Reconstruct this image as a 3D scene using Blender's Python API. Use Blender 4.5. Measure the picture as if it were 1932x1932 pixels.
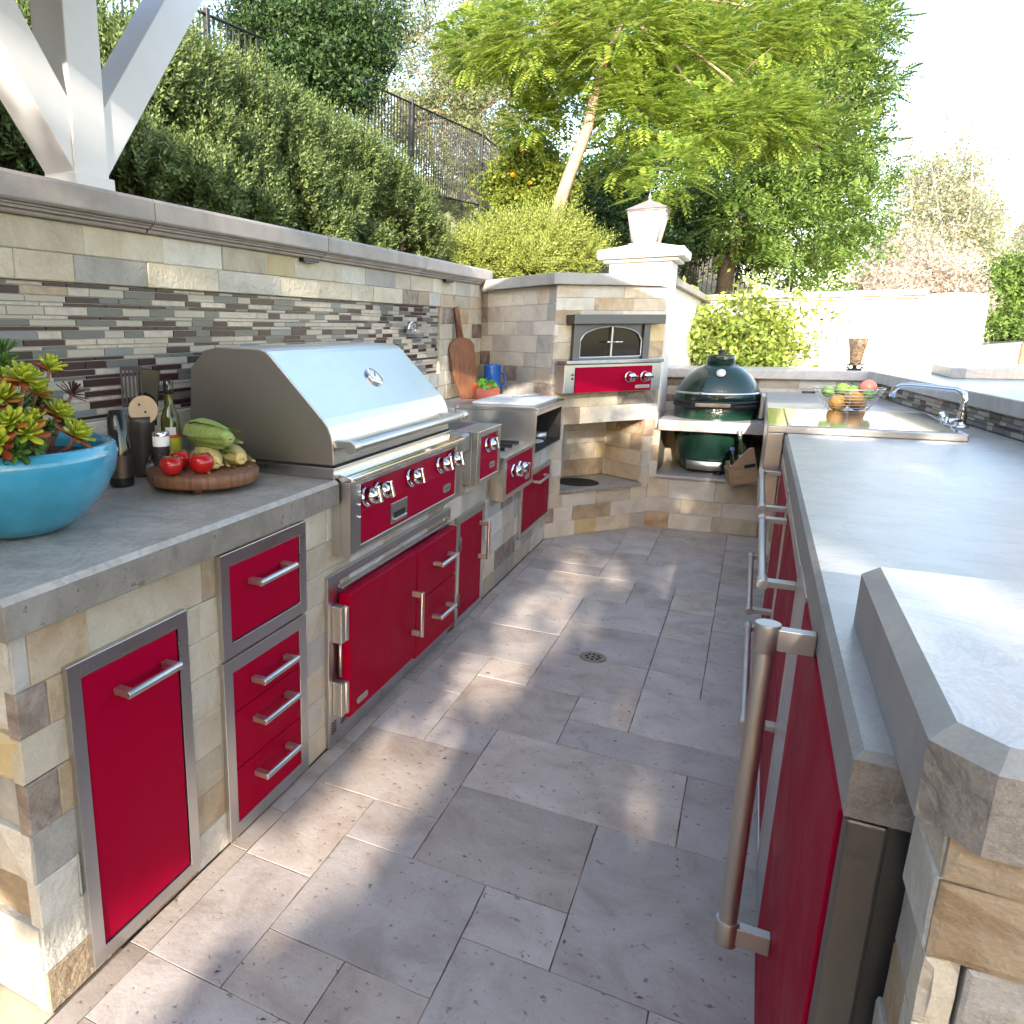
import bpy, bmesh, math, random
import numpy as np
from mathutils import Matrix, Vector
R_ = math.radians
random.seed(7); rng = np.random.default_rng(11)
for o in list(bpy.data.objects): bpy.data.objects.remove(o)
scene = bpy.context.scene
COL = scene.collection

# ------------------------------------------------------------------ camera
F, CX, CY, W = 1417.56, 622.4, 966.0, 1932.0
YAW, PIT, ROL, H = -.5114, .2358, -.0089, 1.42
def _rot():
    cy, sy, cp, sp, cr, sr = math.cos(YAW), math.sin(YAW), math.cos(PIT), math.sin(PIT), math.cos(ROL), math.sin(ROL)
    B = np.array([[1,0,0],[0,0,-1],[0,1,0]]); Ry = np.array([[cy,-sy,0],[sy,cy,0],[0,0,1]])
    Rp = np.array([[1,0,0],[0,cp,-sp],[0,sp,cp]]); Rr = np.array([[cr,-sr,0],[sr,cr,0],[0,0,1]])
    return Rr @ Rp @ B @ Ry
RC = _rot()
cam = bpy.data.objects.new('camera', bpy.data.cameras.new('camera')); COL.objects.link(cam)
cam.matrix_world = Matrix(((RC[0][0], -RC[1][0], -RC[2][0], 0), (RC[0][1], -RC[1][1], -RC[2][1], 0), (RC[0][2], -RC[1][2], -RC[2][2], H), (0,0,0,1)))
cam.data.sensor_width = 36; cam.data.lens = F / W * 36
cam.data.shift_x = (W/2 - CX) / W; cam.data.clip_start = .02; cam.data.clip_end = 3000
scene.camera = cam
def ray(px, py): return RC.T @ np.array([(px-CX)/F, (py-CY)/F, 1.0])
def at(px, py, dep): return tuple(ray(px, py)*dep + np.array([0,0,H]))      # a point of the place at a given distance
def onx(px, py, x): d = ray(px, py); t = x/d[0]; return np.array([x, d[1]*t, H+d[2]*t])

# ------------------------------------------------------------------ light
SUN_EL, SUN_AZ = 18.0, 171.5            # azimuth from +Y towards +X: the sun stands behind the camera
sv = Vector((math.sin(R_(SUN_AZ))*math.cos(R_(SUN_EL)), math.cos(R_(SUN_AZ))*math.cos(R_(SUN_EL)), math.sin(R_(SUN_EL))))
world = bpy.data.worlds.new('World'); scene.world = world; world.use_nodes = True
nt = world.node_tree
sky = nt.nodes.new('ShaderNodeTexSky'); sky.sky_type = 'NISHITA'; sky.sun_disc = False
sky.sun_elevation = R_(SUN_EL); sky.sun_rotation = R_(SUN_AZ); sky.air_density = 1.0; sky.dust_density = 1.0; sky.ozone_density = 1.0
bg = nt.nodes['Background']; bg.inputs['Strength'].default_value = .15
nt.links.new(sky.outputs[0], bg.inputs[0])
sl = bpy.data.lights.new('sun', 'SUN'); sl.energy = 2.4; sl.angle = R_(.53); sl.color = (1, .94, .86)
sun = bpy.data.objects.new('sun', sl); COL.objects.link(sun); sun.rotation_euler = sv.to_track_quat('Z', 'Y').to_euler(); sun.location = (2, -20, 10)
vs = scene.view_settings; vs.view_transform = 'Standard'; vs.look = 'None'; vs.exposure = 2.5
vs.use_white_balance = True; vs.white_balance_temperature = 7300; vs.white_balance_tint = 12; vs.gamma = 1.0; vs.use_curve_mapping = False
scene.render.engine = 'CYCLES'
cy_ = scene.cycles; cy_.max_bounces = 6; cy_.diffuse_bounces = 3; cy_.glossy_bounces = 3; cy_.transmission_bounces = 3; cy_.transparent_max_bounces = 4
cy_.caustics_reflective = False; cy_.caustics_refractive = False; cy_.use_adaptive_sampling = True; cy_.adaptive_threshold = .02; cy_.use_denoising = True

# ------------------------------------------------------------------ materials
def nodes(name):
    m = bpy.data.materials.new(name); m.use_nodes = True
    t = m.node_tree; return m, t, t.nodes['Principled BSDF'], t.links
def N(t, typ, **kw):
    n = t.nodes.new(typ)
    for k, v in kw.items():
        if k.startswith('i_'): n.inputs[k[2:].replace('_', ' ')].default_value = v
        else: setattr(n, k, v)
    return n
def ramp(t, stops):
    r = t.nodes.new('ShaderNodeValToRGB'); e = r.color_ramp.elements
    while len(e) < len(stops): e.new(.5)
    for el, (p, c) in zip(e, stops): el.position = p; el.color = (*c, 1) if len(c) == 3 else c
    return r
def plain(name, col, rough=.5, metal=0, coat=0, spec=.5, noise=0, scale=30, bump=0, bscale=None, trans=0, ior=1.45, stretch=None):
    m, t, b, L = nodes(name)
    b.inputs['Base Color'].default_value = (*col, 1); b.inputs['Roughness'].default_value = rough; b.inputs['Metallic'].default_value = metal
    b.inputs['Coat Weight'].default_value = coat; b.inputs['Coat Roughness'].default_value = .08; b.inputs['Specular IOR Level'].default_value = spec
    b.inputs['Transmission Weight'].default_value = trans; b.inputs['IOR'].default_value = ior
    if noise or bump:
        tc = N(t, 'ShaderNodeTexCoord'); mp = N(t, 'ShaderNodeMapping'); L.new(tc.outputs['Object'], mp.inputs[0])
        if stretch: mp.inputs['Scale'].default_value = stretch
        nz = N(t, 'ShaderNodeTexNoise', i_Scale=scale, i_Detail=5.0, i_Roughness=.6); L.new(mp.outputs[0], nz.inputs['Vector'])
        if noise:
            r = ramp(t, [(.3, tuple(c*(1-noise) for c in col)), (.7, tuple(min(1, c*(1+noise)) for c in col))])
            L.new(nz.outputs['Fac'], r.inputs[0]); L.new(r.outputs[0], b.inputs['Base Color'])
        if bump:
            nz2 = N(t, 'ShaderNodeTexNoise', i_Scale=bscale or scale*2, i_Detail=6.0); L.new(mp.outputs[0], nz2.inputs['Vector'])
            bp = N(t, 'ShaderNodeBump', i_Strength=bump, i_Distance=.01); L.new(nz2.outputs['Fac'], bp.inputs['Height']); L.new(bp.outputs[0], b.inputs['Normal'])
    return m
def rock(name, cols, scale=6, rough=.75, bump=.25, pit=0, vein=None, spec=.4, bscale=45):
    """mottled stone: three tones through two noises, per-piece brightness, optional pits and veins"""
    m, t, b, L = nodes(name)
    tc = N(t, 'ShaderNodeTexCoord'); gi = N(t, 'ShaderNodeObjectInfo')
    ad = N(t, 'ShaderNodeVectorMath', operation='MULTIPLY_ADD'); ad.inputs[1].default_value = (1,1,1)
    cb = N(t, 'ShaderNodeCombineXYZ'); mu = N(t, 'ShaderNodeMath', operation='MULTIPLY', ); mu.inputs[1].default_value = 37.0
    L.new(gi.outputs['Random'], mu.inputs[0])
    for i in range(3): L.new(mu.outputs[0], cb.inputs[i])
    L.new(tc.outputs['Object'], ad.inputs[0]); L.new(cb.outputs[0], ad.inputs[2])
    n1 = N(t, 'ShaderNodeTexNoise', i_Scale=scale, i_Detail=7.0, i_Roughness=.62, i_Distortion=.6); L.new(ad.outputs[0], n1.inputs['Vector'])
    r = ramp(t, [(.28, cols[0]), (.5, cols[1]), (.74, cols[2])]); L.new(n1.outputs['Fac'], r.inputs[0])
    col = r.outputs[0]
    if vein:
        n3 = N(t, 'ShaderNodeTexNoise', i_Scale=scale*.55, i_Detail=8.0, i_Roughness=.7, i_Distortion=2.2); L.new(ad.outputs[0], n3.inputs['Vector'])
        rv = ramp(t, [(.46, (0,0,0)), (.5, (1,1,1)), (.54, (0,0,0))]); L.new(n3.outputs['Fac'], rv.inputs[0])
        mx = N(t, 'ShaderNodeMix', data_type='RGBA'); mf = N(t, 'ShaderNodeMath', operation='MULTIPLY'); mf.inputs[1].default_value = .55
        L.new(rv.outputs[0], mf.inputs[0]); L.new(mf.outputs[0], mx.inputs[0]); L.new(col, mx.inputs[6]); mx.inputs[7].default_value = (*vein, 1); col = mx.outputs[2]
    n2 = N(t, 'ShaderNodeTexNoise', i_Scale=bscale, i_Detail=4.0, i_Roughness=.6); L.new(ad.outputs[0], n2.inputs['Vector'])
    if pit:
        rp = ramp(t, [(.315, (0,0,0)), (.37, (1,1,1))]); L.new(n2.outputs['Fac'], rp.inputs[0])
        mx = N(t, 'ShaderNodeMix', data_type='RGBA'); L.new(rp.outputs[0], mx.inputs[0]); mx.inputs[6].default_value = (*[c*(1-pit) for c in cols[0]], 1); L.new(col, mx.inputs[7]); col = mx.outputs[2]
    n4 = N(t, 'ShaderNodeTexNoise', i_Scale=210.0, i_Detail=3.0, i_Roughness=.7); L.new(ad.outputs[0], n4.inputs['Vector'])
    r4 = ramp(t, [(.3, (.80,.80,.80)), (.7, (1,1,1))]); L.new(n4.outputs['Fac'], r4.inputs[0]); mg = N(t, 'ShaderNodeMix', data_type='RGBA', blend_type='MULTIPLY'); mg.inputs[0].default_value = .8; L.new(col, mg.inputs[6]); L.new(r4.outputs[0], mg.inputs[7]); col = mg.outputs[2]
    n5 = N(t, 'ShaderNodeTexNoise', i_Scale=1.3, i_Detail=4.0, i_Roughness=.6); L.new(tc.outputs['Object'], n5.inputs['Vector'])
    r5 = ramp(t, [(.33, (.86,.84,.82)), (.58, (1,1,1))]); L.new(n5.outputs['Fac'], r5.inputs[0]); mh = N(t, 'ShaderNodeMix', data_type='RGBA', blend_type='MULTIPLY'); mh.inputs[0].default_value = .8; L.new(col, mh.inputs[6]); L.new(r5.outputs[0], mh.inputs[7]); col = mh.outputs[2]
    hs = N(t, 'ShaderNodeHueSaturation'); mr = N(t, 'ShaderNodeMapRange'); mr.inputs[3].default_value = .82; mr.inputs[4].default_value = 1.14
    L.new(gi.outputs['Random'], mr.inputs[0]); L.new(mr.outputs[0], hs.inputs['Value']); L.new(col, hs.inputs['Color'])
    L.new(hs.outputs[0], b.inputs['Base Color']); b.inputs['Roughness'].default_value = rough; b.inputs['Specular IOR Level'].default_value = spec
    bp = N(t, 'ShaderNodeBump', i_Strength=bump, i_Distance=.010); L.new(n2.outputs['Fac'], bp.inputs['Height'])
    bq = N(t, 'ShaderNodeBump', i_Strength=bump*.5, i_Distance=.03); L.new(n1.outputs['Fac'], bq.inputs['Height']); L.new(bp.outputs[0], bq.inputs['Normal']); L.new(bq.outputs[0], b.inputs['Normal'])
    return m
def leafmat(name, dark, light, trans=.35, rough=.5):
    m, t, b, L = nodes(name)
    g = N(t, 'ShaderNodeNewGeometry'); r = ramp(t, [(0, dark), (.55, tuple((a+c)/2 for a, c in zip(dark, light))), (1, light)])
    L.new(g.outputs['Random Per Island'], r.inputs[0]); L.new(r.outputs[0], b.inputs['Base Color']); b.inputs['Roughness'].default_value = rough; b.inputs['Specular IOR Level'].default_value = .3
    tr = N(t, 'ShaderNodeBsdfTranslucent'); hs = N(t, 'ShaderNodeHueSaturation'); hs.inputs['Value'].default_value = 1.5; hs.inputs['Hue'].default_value = .485
    L.new(r.outputs[0], hs.inputs['Color']); L.new(hs.outputs[0], tr.inputs[0])
    mx = N(t, 'ShaderNodeMixShader'); mx.inputs[0].default_value = trans; L.new(b.outputs[0], mx.inputs[1]); L.new(tr.outputs[0], mx.inputs[2])
    L.new(mx.outputs[0], t.nodes['Material Output'].inputs[0]); return m
def brushed(name, col=(.56,.555,.55), rough=.3, stretch=(4,4,220)):
    m, t, b, L = nodes(name)
    tc = N(t, 'ShaderNodeTexCoord'); mp = N(t, 'ShaderNodeMapping'); mp.inputs['Scale'].default_value = stretch; L.new(tc.outputs['Object'], mp.inputs[0])
    nz = N(t, 'ShaderNodeTexNoise', i_Scale=3.0, i_Detail=3.0); L.new(mp.outputs[0], nz.inputs['Vector'])
    n2 = N(t, 'ShaderNodeTexNoise', i_Scale=4.0, i_Detail=3.0); L.new(tc.outputs['Object'], n2.inputs['Vector'])
    mr = N(t, 'ShaderNodeMapRange'); mr.inputs[3].default_value = rough*.75; mr.inputs[4].default_value = rough*1.35; L.new(nz.outputs['Fac'], mr.inputs[0])
    mr2 = N(t, 'ShaderNodeMapRange'); mr2.inputs[3].default_value = -.06; mr2.inputs[4].default_value = .06; L.new(n2.outputs['Fac'], mr2.inputs[0])
    ad = N(t, 'ShaderNodeMath', operation='ADD'); L.new(mr.outputs[0], ad.inputs[0]); L.new(mr2.outputs[0], ad.inputs[1])
    L.new(ad.outputs[0], b.inputs['Roughness']); b.inputs['Base Color'].default_value = (*col, 1); b.inputs['Metallic'].default_value = 1
    bp = N(t, 'ShaderNodeBump', i_Strength=.008, i_Distance=.001); L.new(nz.outputs['Fac'], bp.inputs['Height']); L.new(bp.outputs[0], b.inputs['Normal'])
    return m
M = {}
M['st_cream'] = rock('stone_cream', [(.50,.42,.30),(.63,.555,.43),(.72,.66,.55)], bump=.6)
M['st_white'] = rock('stone_white', [(.52,.48,.41),(.65,.615,.54),(.73,.705,.64)], bump=.6)
M['st_grey'] = rock('stone_grey', [(.38,.355,.32),(.48,.455,.415),(.56,.535,.495)], bump=.6)
M['st_tan'] = rock('stone_tan', [(.36,.24,.14),(.48,.37,.25),(.57,.47,.35)], bump=.6, scale=9)
M['st_yellow'] = rock('stone_yellow', [(.58,.40,.17),(.64,.52,.30),(.66,.58,.42)], bump=.3, scale=5)
M['st_brown'] = rock('stone_brown', [(.14,.09,.075),(.31,.245,.20),(.48,.42,.36)], bump=.6, scale=14)
M['st_rust'] = rock('stone_rust', [(.36,.20,.10),(.50,.38,.26),(.60,.52,.42)], bump=.35, scale=8)
STONES = ['st_cream']*10 + ['st_white']*7 + ['st_grey']*2 + ['st_tan']*4 + ['st_yellow']*1 + ['st_brown']*1 + ['st_rust']*1
M['mortar'] = plain('mortar', (.42,.38,.31), .9, noise=.15, scale=40)
M['cap'] = rock('cast_cap_stone', [(.36,.31,.285),(.44,.395,.37),(.50,.46,.44)], scale=5, rough=.65, bump=.15, bscale=80)
M['cap2'] = rock('grey_cap_stone', [(.40,.40,.38),(.48,.48,.46),(.53,.53,.51)], scale=5, rough=.6, bump=.12, bscale=80)
M['counter'] = rock('limestone_counter', [(.32,.295,.26),(.41,.385,.345),(.49,.465,.425)], scale=11, rough=.42, bump=.06, vein=(.22,.20,.19), spec=.5, bscale=60)
M['counter_r'] = rock('honed_limestone', [(.46,.445,.43),(.55,.535,.52),(.62,.605,.59)], scale=6, rough=.33, bump=.06, vein=(.40,.38,.36), spec=.5, bscale=60)  # same limestone, with the sky sheen put in as a paler colour
M['counter_edge'] = rock('rough_limestone_edge', [(.20,.17,.14),(.30,.265,.23),(.40,.36,.32)], scale=16, rough=.7, bump=.5, vein=(.42,.38,.33), bscale=50)
M['trav'] = rock('travertine', [(.36,.305,.27),(.50,.45,.415),(.60,.555,.525)], scale=5.5, rough=.5, bump=.14, pit=.35, spec=.4, bscale=48)
M['trav2'] = rock('travertine_warm', [(.35,.275,.225),(.49,.42,.365),(.59,.53,.48)], scale=6, rough=.52, bump=.14, pit=.4, spec=.4, bscale=55)
M['joint'] = plain('paving_joint', (.12,.10,.085), .95, noise=.3, scale=60)
M['concrete'] = plain('beige_concrete', (.50,.42,.33), .85, noise=.15, scale=14, bump=.2)
M['steel'] = brushed('brushed_steel')
M['steel_v'] = brushed('brushed_steel_vertical', stretch=(4,220,4))
M['steel_hood'] = brushed('hood_steel', (.62,.63,.63), .30, stretch=(4,4,160))
M['steel_d'] = brushed('dark_steel', (.20,.195,.19), .45)
M['steel_in'] = plain('shadowed_steel_liner', (.045,.045,.048), .5, .6)  # hutch interior shade painted in as near-black steel; spatula shares it
M['steel_sat'] = plain('satin_steel_bar', (.55,.54,.52), .42, 1)
M['steel_bar'] = brushed('brushed_round_bar', (.50,.485,.46), .5, stretch=(200,200,3))
M['steel_side'] = brushed('hood_side_steel', (.40,.39,.375), .42, stretch=(160,4,4))  # hood steel again, darkened to put the side's dimmer light into colour
M['steel_o'] = plain('oven_steel', (.13,.13,.135), .4, .9)
M['chrome'] = plain('chrome', (.72,.72,.73), .07, 1)
M['mirror'] = plain('polished_steel', (.70,.70,.70), .10, 1, bump=.02, scale=20)
def enamel(name, col):
    m, t, b, L = nodes(name); b.inputs['Base Color'].default_value = (*col, 1); b.inputs['Specular IOR Level'].default_value = .3; b.inputs['IOR'].default_value = 1.16
    tc = N(t, 'ShaderNodeTexCoord'); n1 = N(t, 'ShaderNodeTexNoise', i_Scale=5.0, i_Detail=6.0, i_Roughness=.65, i_Distortion=.8); L.new(tc.outputs['Object'], n1.inputs['Vector'])
    mr = N(t, 'ShaderNodeMapRange'); mr.inputs[1].default_value = .3; mr.inputs[2].default_value = .7; mr.inputs[3].default_value = .38; mr.inputs[4].default_value = .56; L.new(n1.outputs['Fac'], mr.inputs[0]); L.new(mr.outputs[0], b.inputs['Roughness'])
    n2 = N(t, 'ShaderNodeTexNoise', i_Scale=2.2, i_Detail=2.0); L.new(tc.outputs['Object'], n2.inputs['Vector']); bp = N(t, 'ShaderNodeBump', i_Strength=.05, i_Distance=.02); L.new(n2.outputs['Fac'], bp.inputs['Height']); L.new(bp.outputs[0], b.inputs['Normal']); return m
M['red'] = enamel('red_enamel', (.33,.0010,.024))
M['black'] = plain('black_plastic', (.02,.02,.022), .45)
M['dark'] = plain('dark_void', (.012,.011,.011), .8)  # near-black in place of the shade inside gaps, slots and holes
M['iron'] = plain('black_iron', (.022,.022,.024), .5, noise=.3, scale=40)
M['white_paint'] = plain('white_paint', (.72,.72,.73), .45, noise=.03, scale=5, bump=.03, bscale=90)
M['stucco'] = plain('white_stucco', (.76,.72,.66), .9, noise=.05, scale=12, bump=.35, bscale=120)
M['glass'] = plain('dark_oven_glass', (.02,.018,.017), .08, spec=.35)
M['frost'] = plain('frosted_lantern_glass', (.55,.54,.51), .5)
M['bronze'] = plain('bronze', (.10,.07,.055), .45, .7, noise=.2)
# ------------------------------------------------------------------ mesh helpers
class MB:
    """collects simple shapes; build() links them as ONE mesh object"""
    def __init__(s): s.v = []; s.f = []; s.mi = []; s.sm = []; s.cur = 0
    def add(s, vs, fs, mat=None, smooth=False):
        k = len(s.v)
        s.v += [tuple(mat @ Vector(v)) if mat is not None else tuple(v) for v in vs]
        s.f += [tuple(i+k for i in f) for f in fs]; s.mi += [s.cur]*len(fs); s.sm += [smooth]*len(fs); return s
    def box(s, x0, x1, y0, y1, z0, z1, mat=None):
        return s.add([(x0,y0,z0),(x1,y0,z0),(x1,y1,z0),(x0,y1,z0),(x0,y0,z1),(x1,y0,z1),(x1,y1,z1),(x0,y1,z1)],
                     [(0,3,2,1),(4,5,6,7),(0,1,5,4),(1,2,6,5),(2,3,7,6),(3,0,4,7)], mat)
    def prism(s, poly, d0, d1, axis='y', mat=None, smooth=False):
        """polygon in the plane across axis, extruded along axis from d0 to d1"""
        def P(a, b, d): return {'y': (a, d, b), 'x': (d, a, b), 'z': (a, b, d)}[axis]
        n = len(poly); vs = [P(a, b, d0) for a, b in poly] + [P(a, b, d1) for a, b in poly]
        s.add(vs, [tuple(range(n))[::-1], tuple(range(n, 2*n))], mat)
        k = len(s.v) - 2*n
        for i in range(n):
            j = (i+1) % n; s.f.append((k+i, k+j, k+n+j, k+n+i)); s.mi.append(s.cur); s.sm.append(smooth)
        return s
    def lathe(s, prof, c=(0,0,0), n=32, mat=None, smooth=True, a0=0, a1=2*math.pi):
        full = abs(a1-a0-2*math.pi) < 1e-6; m = n if full else n+1
        vs = [(c[0]+r*math.cos(a0+(a1-a0)*i/n), c[1]+r*math.sin(a0+(a1-a0)*i/n), c[2]+z) for r, z in prof for i in range(m)]
        fs = [(j*m+i, j*m+(i+1) % m, (j+1)*m+(i+1) % m, (j+1)*m+i) for j in range(len(prof)-1) for i in range(n)]
        return s.add(vs, fs, mat, smooth)
    def tube(s, pts, r, n=10, caps=True, smooth=True):
        pts = [Vector(p) for p in pts]; rs = r if isinstance(r, (list, tuple)) else [r]*len(pts)
        up = Vector((0,0,1)); vs = []; prev = None
        for i, p in enumerate(pts):
            d = (pts[min(i+1, len(pts)-1)] - pts[max(i-1, 0)]).normalized()
            if prev is None:
                a = d.cross(up if abs(d.z) < .95 else Vector((1,0,0))).normalized()
            else: a = (prev - d*prev.dot(d)).normalized()
            prev = a; b = d.cross(a)
            for k in range(n):
                t = 2*math.pi*k/n; vs.append(p + (a*math.cos(t) + b*math.sin(t))*rs[i])
        m = len(pts); fs = [(j*n+i, j*n+(i+1) % n, (j+1)*n+(i+1) % n, (j+1)*n+i) for j in range(m-1) for i in range(n)]
        s.add(vs, fs, None, smooth)
        if caps:
            k = len(s.v) - len(vs); s.f += [tuple(k+i for i in range(n))[::-1], tuple(k+(m-1)*n+i for i in range(n))]; s.mi += [s.cur]*2; s.sm += [False]*2
        return s
    def build(s, name, mats, parent=None, bevel=0, seg=2, fix=True):
        me = bpy.data.meshes.new(name); me.from_pydata(s.v, [], s.f)
        ms = mats if isinstance(mats, (list, tuple)) else [mats]
        for m in ms: me.materials.append(M[m] if isinstance(m, str) else m)
        if len(ms) > 1: me.polygons.foreach_set('material_index', s.mi)
        me.polygons.foreach_set('use_smooth', s.sm)
        if fix:
            bm = bmesh.new(); bm.from_mesh(me); bmesh.ops.recalc_face_normals(bm, faces=bm.faces); bm.to_mesh(me); bm.free()
        me.update(); o = bpy.data.objects.new(name, me); COL.objects.link(o)
        if parent is not None: o.parent = parent; o.matrix_parent_inverse = pinv(parent)
        if bevel:
            b = o.modifiers.new('bevel', 'BEVEL'); b.width = bevel; b.segments = seg; b.limit_method = 'ANGLE'; b.angle_limit = R_(40); b.harden_normals = False
        return o
def pinv(p): return Matrix.LocRotScale(p.location, p.rotation_euler, p.scale).inverted()
def tag(o, label=None, cat=None, group=None, kind=None):
    if label: o['label'] = label
    if cat: o['category'] = cat
    if group: o['group'] = group
    if kind: o['kind'] = kind
    return o
def thing(name, label, cat, loc=(0,0,0), group=None):
    """an Empty at the thing's base; parts are built in world space and keep their place"""
    o = bpy.data.objects.new(name, None); o.empty_display_size = .05; o.location = loc; COL.objects.link(o)
    return tag(o, label, cat, group)
def box(name, mat, dims, parent=None, bevel=0, seg=2): return MB().box(*dims).build(name, mat, parent, bevel, seg)
def fast_mesh(name, V, nper, mats, parent=None, smooth=False):
    """V: (n, nper, 3) array, each row one face"""
    n = len(V); me = bpy.data.meshes.new(name)
    me.vertices.add(n*nper); me.vertices.foreach_set('co', np.ascontiguousarray(V, dtype=np.float32).ravel())
    me.loops.add(n*nper); me.loops.foreach_set('vertex_index', np.arange(n*nper, dtype=np.int32))
    me.polygons.add(n); me.polygons.foreach_set('loop_start', np.arange(0, n*nper, nper, dtype=np.int32)); me.polygons.foreach_set('loop_total', np.full(n, nper, dtype=np.int32))
    me.update(calc_edges=True)
    for m in (mats if isinstance(mats, (list, tuple)) else [mats]): me.materials.append(M[m] if isinstance(m, str) else m)
    o = bpy.data.objects.new(name, me); COL.objects.link(o)
    if parent is not None: o.parent = parent; o.matrix_parent_inverse = pinv(parent)
    return o
def frame2(o, u, n):
    """local (s, out, z) -> world for a vertical face through plan point o, along u, facing n"""
    return Matrix(((u[0], n[0], 0, o[0]), (u[1], n[1], 0, o[1]), (0, 0, 1, 0), (0, 0, 0, 1)))

# stones: one object each, laid in courses on a vertical face; local s along the face, z up, faces +out
def stones(parent, Fm, s0, s1, rows, lens=(.16, .44), cut=(), skip=(), seed=1, depth=.03, pal=None, gap=.0009, rough=.0018, name='stone', chip=0):
    r = random.Random(seed); z = rows[0]; cnt = 0; last = None
    for z1 in rows[1:]:
        s = s0 - r.uniform(0, .2)
        while s < s1 - 1e-4:
            l = r.uniform(*lens); e = s + l
            if s1 - e < .07: e = s1
            segs = [(max(s, s0), min(e, s1))]
            for (a, b, c, d) in cut:
                if z1 > c + .004 and z < d - .004:
                    new = []
                    for (p, q) in segs:
                        if q <= a or p >= b: new.append((p, q)); continue
                        if p < a: new.append((p, a))
                        if q > b: new.append((b, q))
                    segs = new
            for (p, q) in segs:
                if q - p < .02: continue
                if any(p >= a - .001 and q <= b + .001 and z >= c - .001 and z1 <= d + .001 for (a, b, c, d) in skip): continue
                while True:
                    mk = r.choice(pal or STONES)
                    if mk != last or mk in ('st_cream', 'st_white'): break
                last = mk
                o_ = r.uniform(-rough, rough); g = gap*.5; c = .0022
                j = [r.uniform(-.0006, .0006) for _ in range(8)]
                a0, a1, b0, b1 = p+g, q-g, z+g, z1-g
                # outline with several points a side, so that edges are not ruled lines
                ns, nz_ = max(2, int((a1-a0)/.05)), max(2, int((b1-b0)/.045)); ring = []
                for k in range(ns): ring.append((a0+(a1-a0)*k/ns, b0))
                for k in range(nz_): ring.append((a1, b0+(b1-b0)*k/nz_))
                for k in range(ns): ring.append((a1-(a1-a0)*k/ns, b1))
                for k in range(nz_): ring.append((a0, b1-(b1-b0)*k/nz_))
                n = len(ring); ca, cb = (a0+a1)/2, (b0+b1)/2; fr = []; md = []; bk = []; ka, kb = 2*c/(a1-a0), 2*c/(b1-b0)
                for (qa, qb) in ring:
                    e1 = 1+r.uniform(0, .9)+(r.uniform(0, chip/c) if chip else 0); oo = o_ + (r.uniform(-chip, chip*.4) if chip else r.uniform(-.0006, .0006))
                    fr.append((ca+(qa-ca)*(1-ka*e1), oo, cb+(qb-cb)*(1-kb*e1))); md.append((qa, oo-c*1.2, qb)); bk.append((qa, -depth, qb))
                mid = (ca+r.uniform(-.2,.2)*(a1-a0), o_+(chip*.5 if chip else .0006), cb)
                fs = [(i, (i+1) % n, 3*n) for i in range(n)] + [(i, i+n, (i+1) % n+n, (i+1) % n) for i in range(n)] + [(i+n, i+2*n, (i+1) % n+2*n, (i+1) % n+n) for i in range(n)]
                cen = Vector(((p+q)/2, 0, (z+z1)/2)); vs = [Vector(v)-cen for v in fr+md+bk+[mid]]
                me = bpy.data.meshes.new(name); me.from_pydata(vs, [], fs); me.materials.append(M[mk])
                bm = bmesh.new(); bm.from_mesh(me); bmesh.ops.recalc_face_normals(bm, faces=bm.faces); bm.to_mesh(me); bm.free()
                o = bpy.data.objects.new(name, me); COL.objects.link(o); o.parent = parent
                o.matrix_parent_inverse = pinv(parent); o.matrix_basis = Fm @ Matrix.Translation(cen); cnt += 1
            s = e
        z = z1
    return cnt
def rowz(z0, z1, n, seed=0, j=.12):
    r = random.Random(seed); hs = [1+r.uniform(-j, j) for _ in range(n)]; t = sum(hs); out = [z0]
    for h in hs: out.append(out[-1] + h/t*(z1-z0))
    out[-1] = z1; return out

# ------------------------------------------------------------------ ground and paving
ZC = .955           # counter height
XW, XO = -1.172, -1.135      # left run: stone face, counter edge
XB = -1.85          # back wall face
g = MB(); g.box(-3.0, 6, -6, 9.5, -.1, -.0045); patio = tag(g.build('patio', 'joint'), kind='structure')
g = MB(); g.box(-3.0, XW-.002, -4, .86, -.03, -.004); tag(g.build('concrete_path', 'concrete'), kind='structure')
UX, UY = .2105, .198; X0, Y0 = -1.1085, .882 - 4*.198
occ = {}; tiles = []
def put(i, j, w, h):
    for a in range(i, i+w):
        for b in range(j, j+h): occ[(a, b)] = 1
    tiles.append((i, j, w, h))
for (i, j, w, h) in [(1,4,1,1),(2,4,2,2),(3,3,1,1),(1,2,2,2),(3,1,2,2),(4,3,2,3),(2,6,3,2),(0,5,2,2),(1,7,1,1),(1,8,2,2),(3,9,1,1),(3,8,3,1),(0,1,1,2),(1,1,1,1),(0,3,1,2),(5,6,2,2),
                     (2,0,1,2),(0,0,2,1),(0,7,1,2),(4,9,2,2),(2,10,2,2),(0,9,1,2),(0,11,2,2)]: put(i, j+4, w, h)
rt = random.Random(5)
for j in range(0, 31):
    for i in range(0, 9):
        if (i, j) in occ: continue
        opts = [(2,2),(2,2),(3,2),(2,3),(2,1),(1,2),(1,1)]; rt.shuffle(opts); opts.append((1,1))
        for (w, h) in opts:
            if i+w <= 9 and j+h <= 31 and all((a, b) not in occ for a in range(i, i+w) for b in range(j, j+h)): put(i, j, w, h); break
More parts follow.
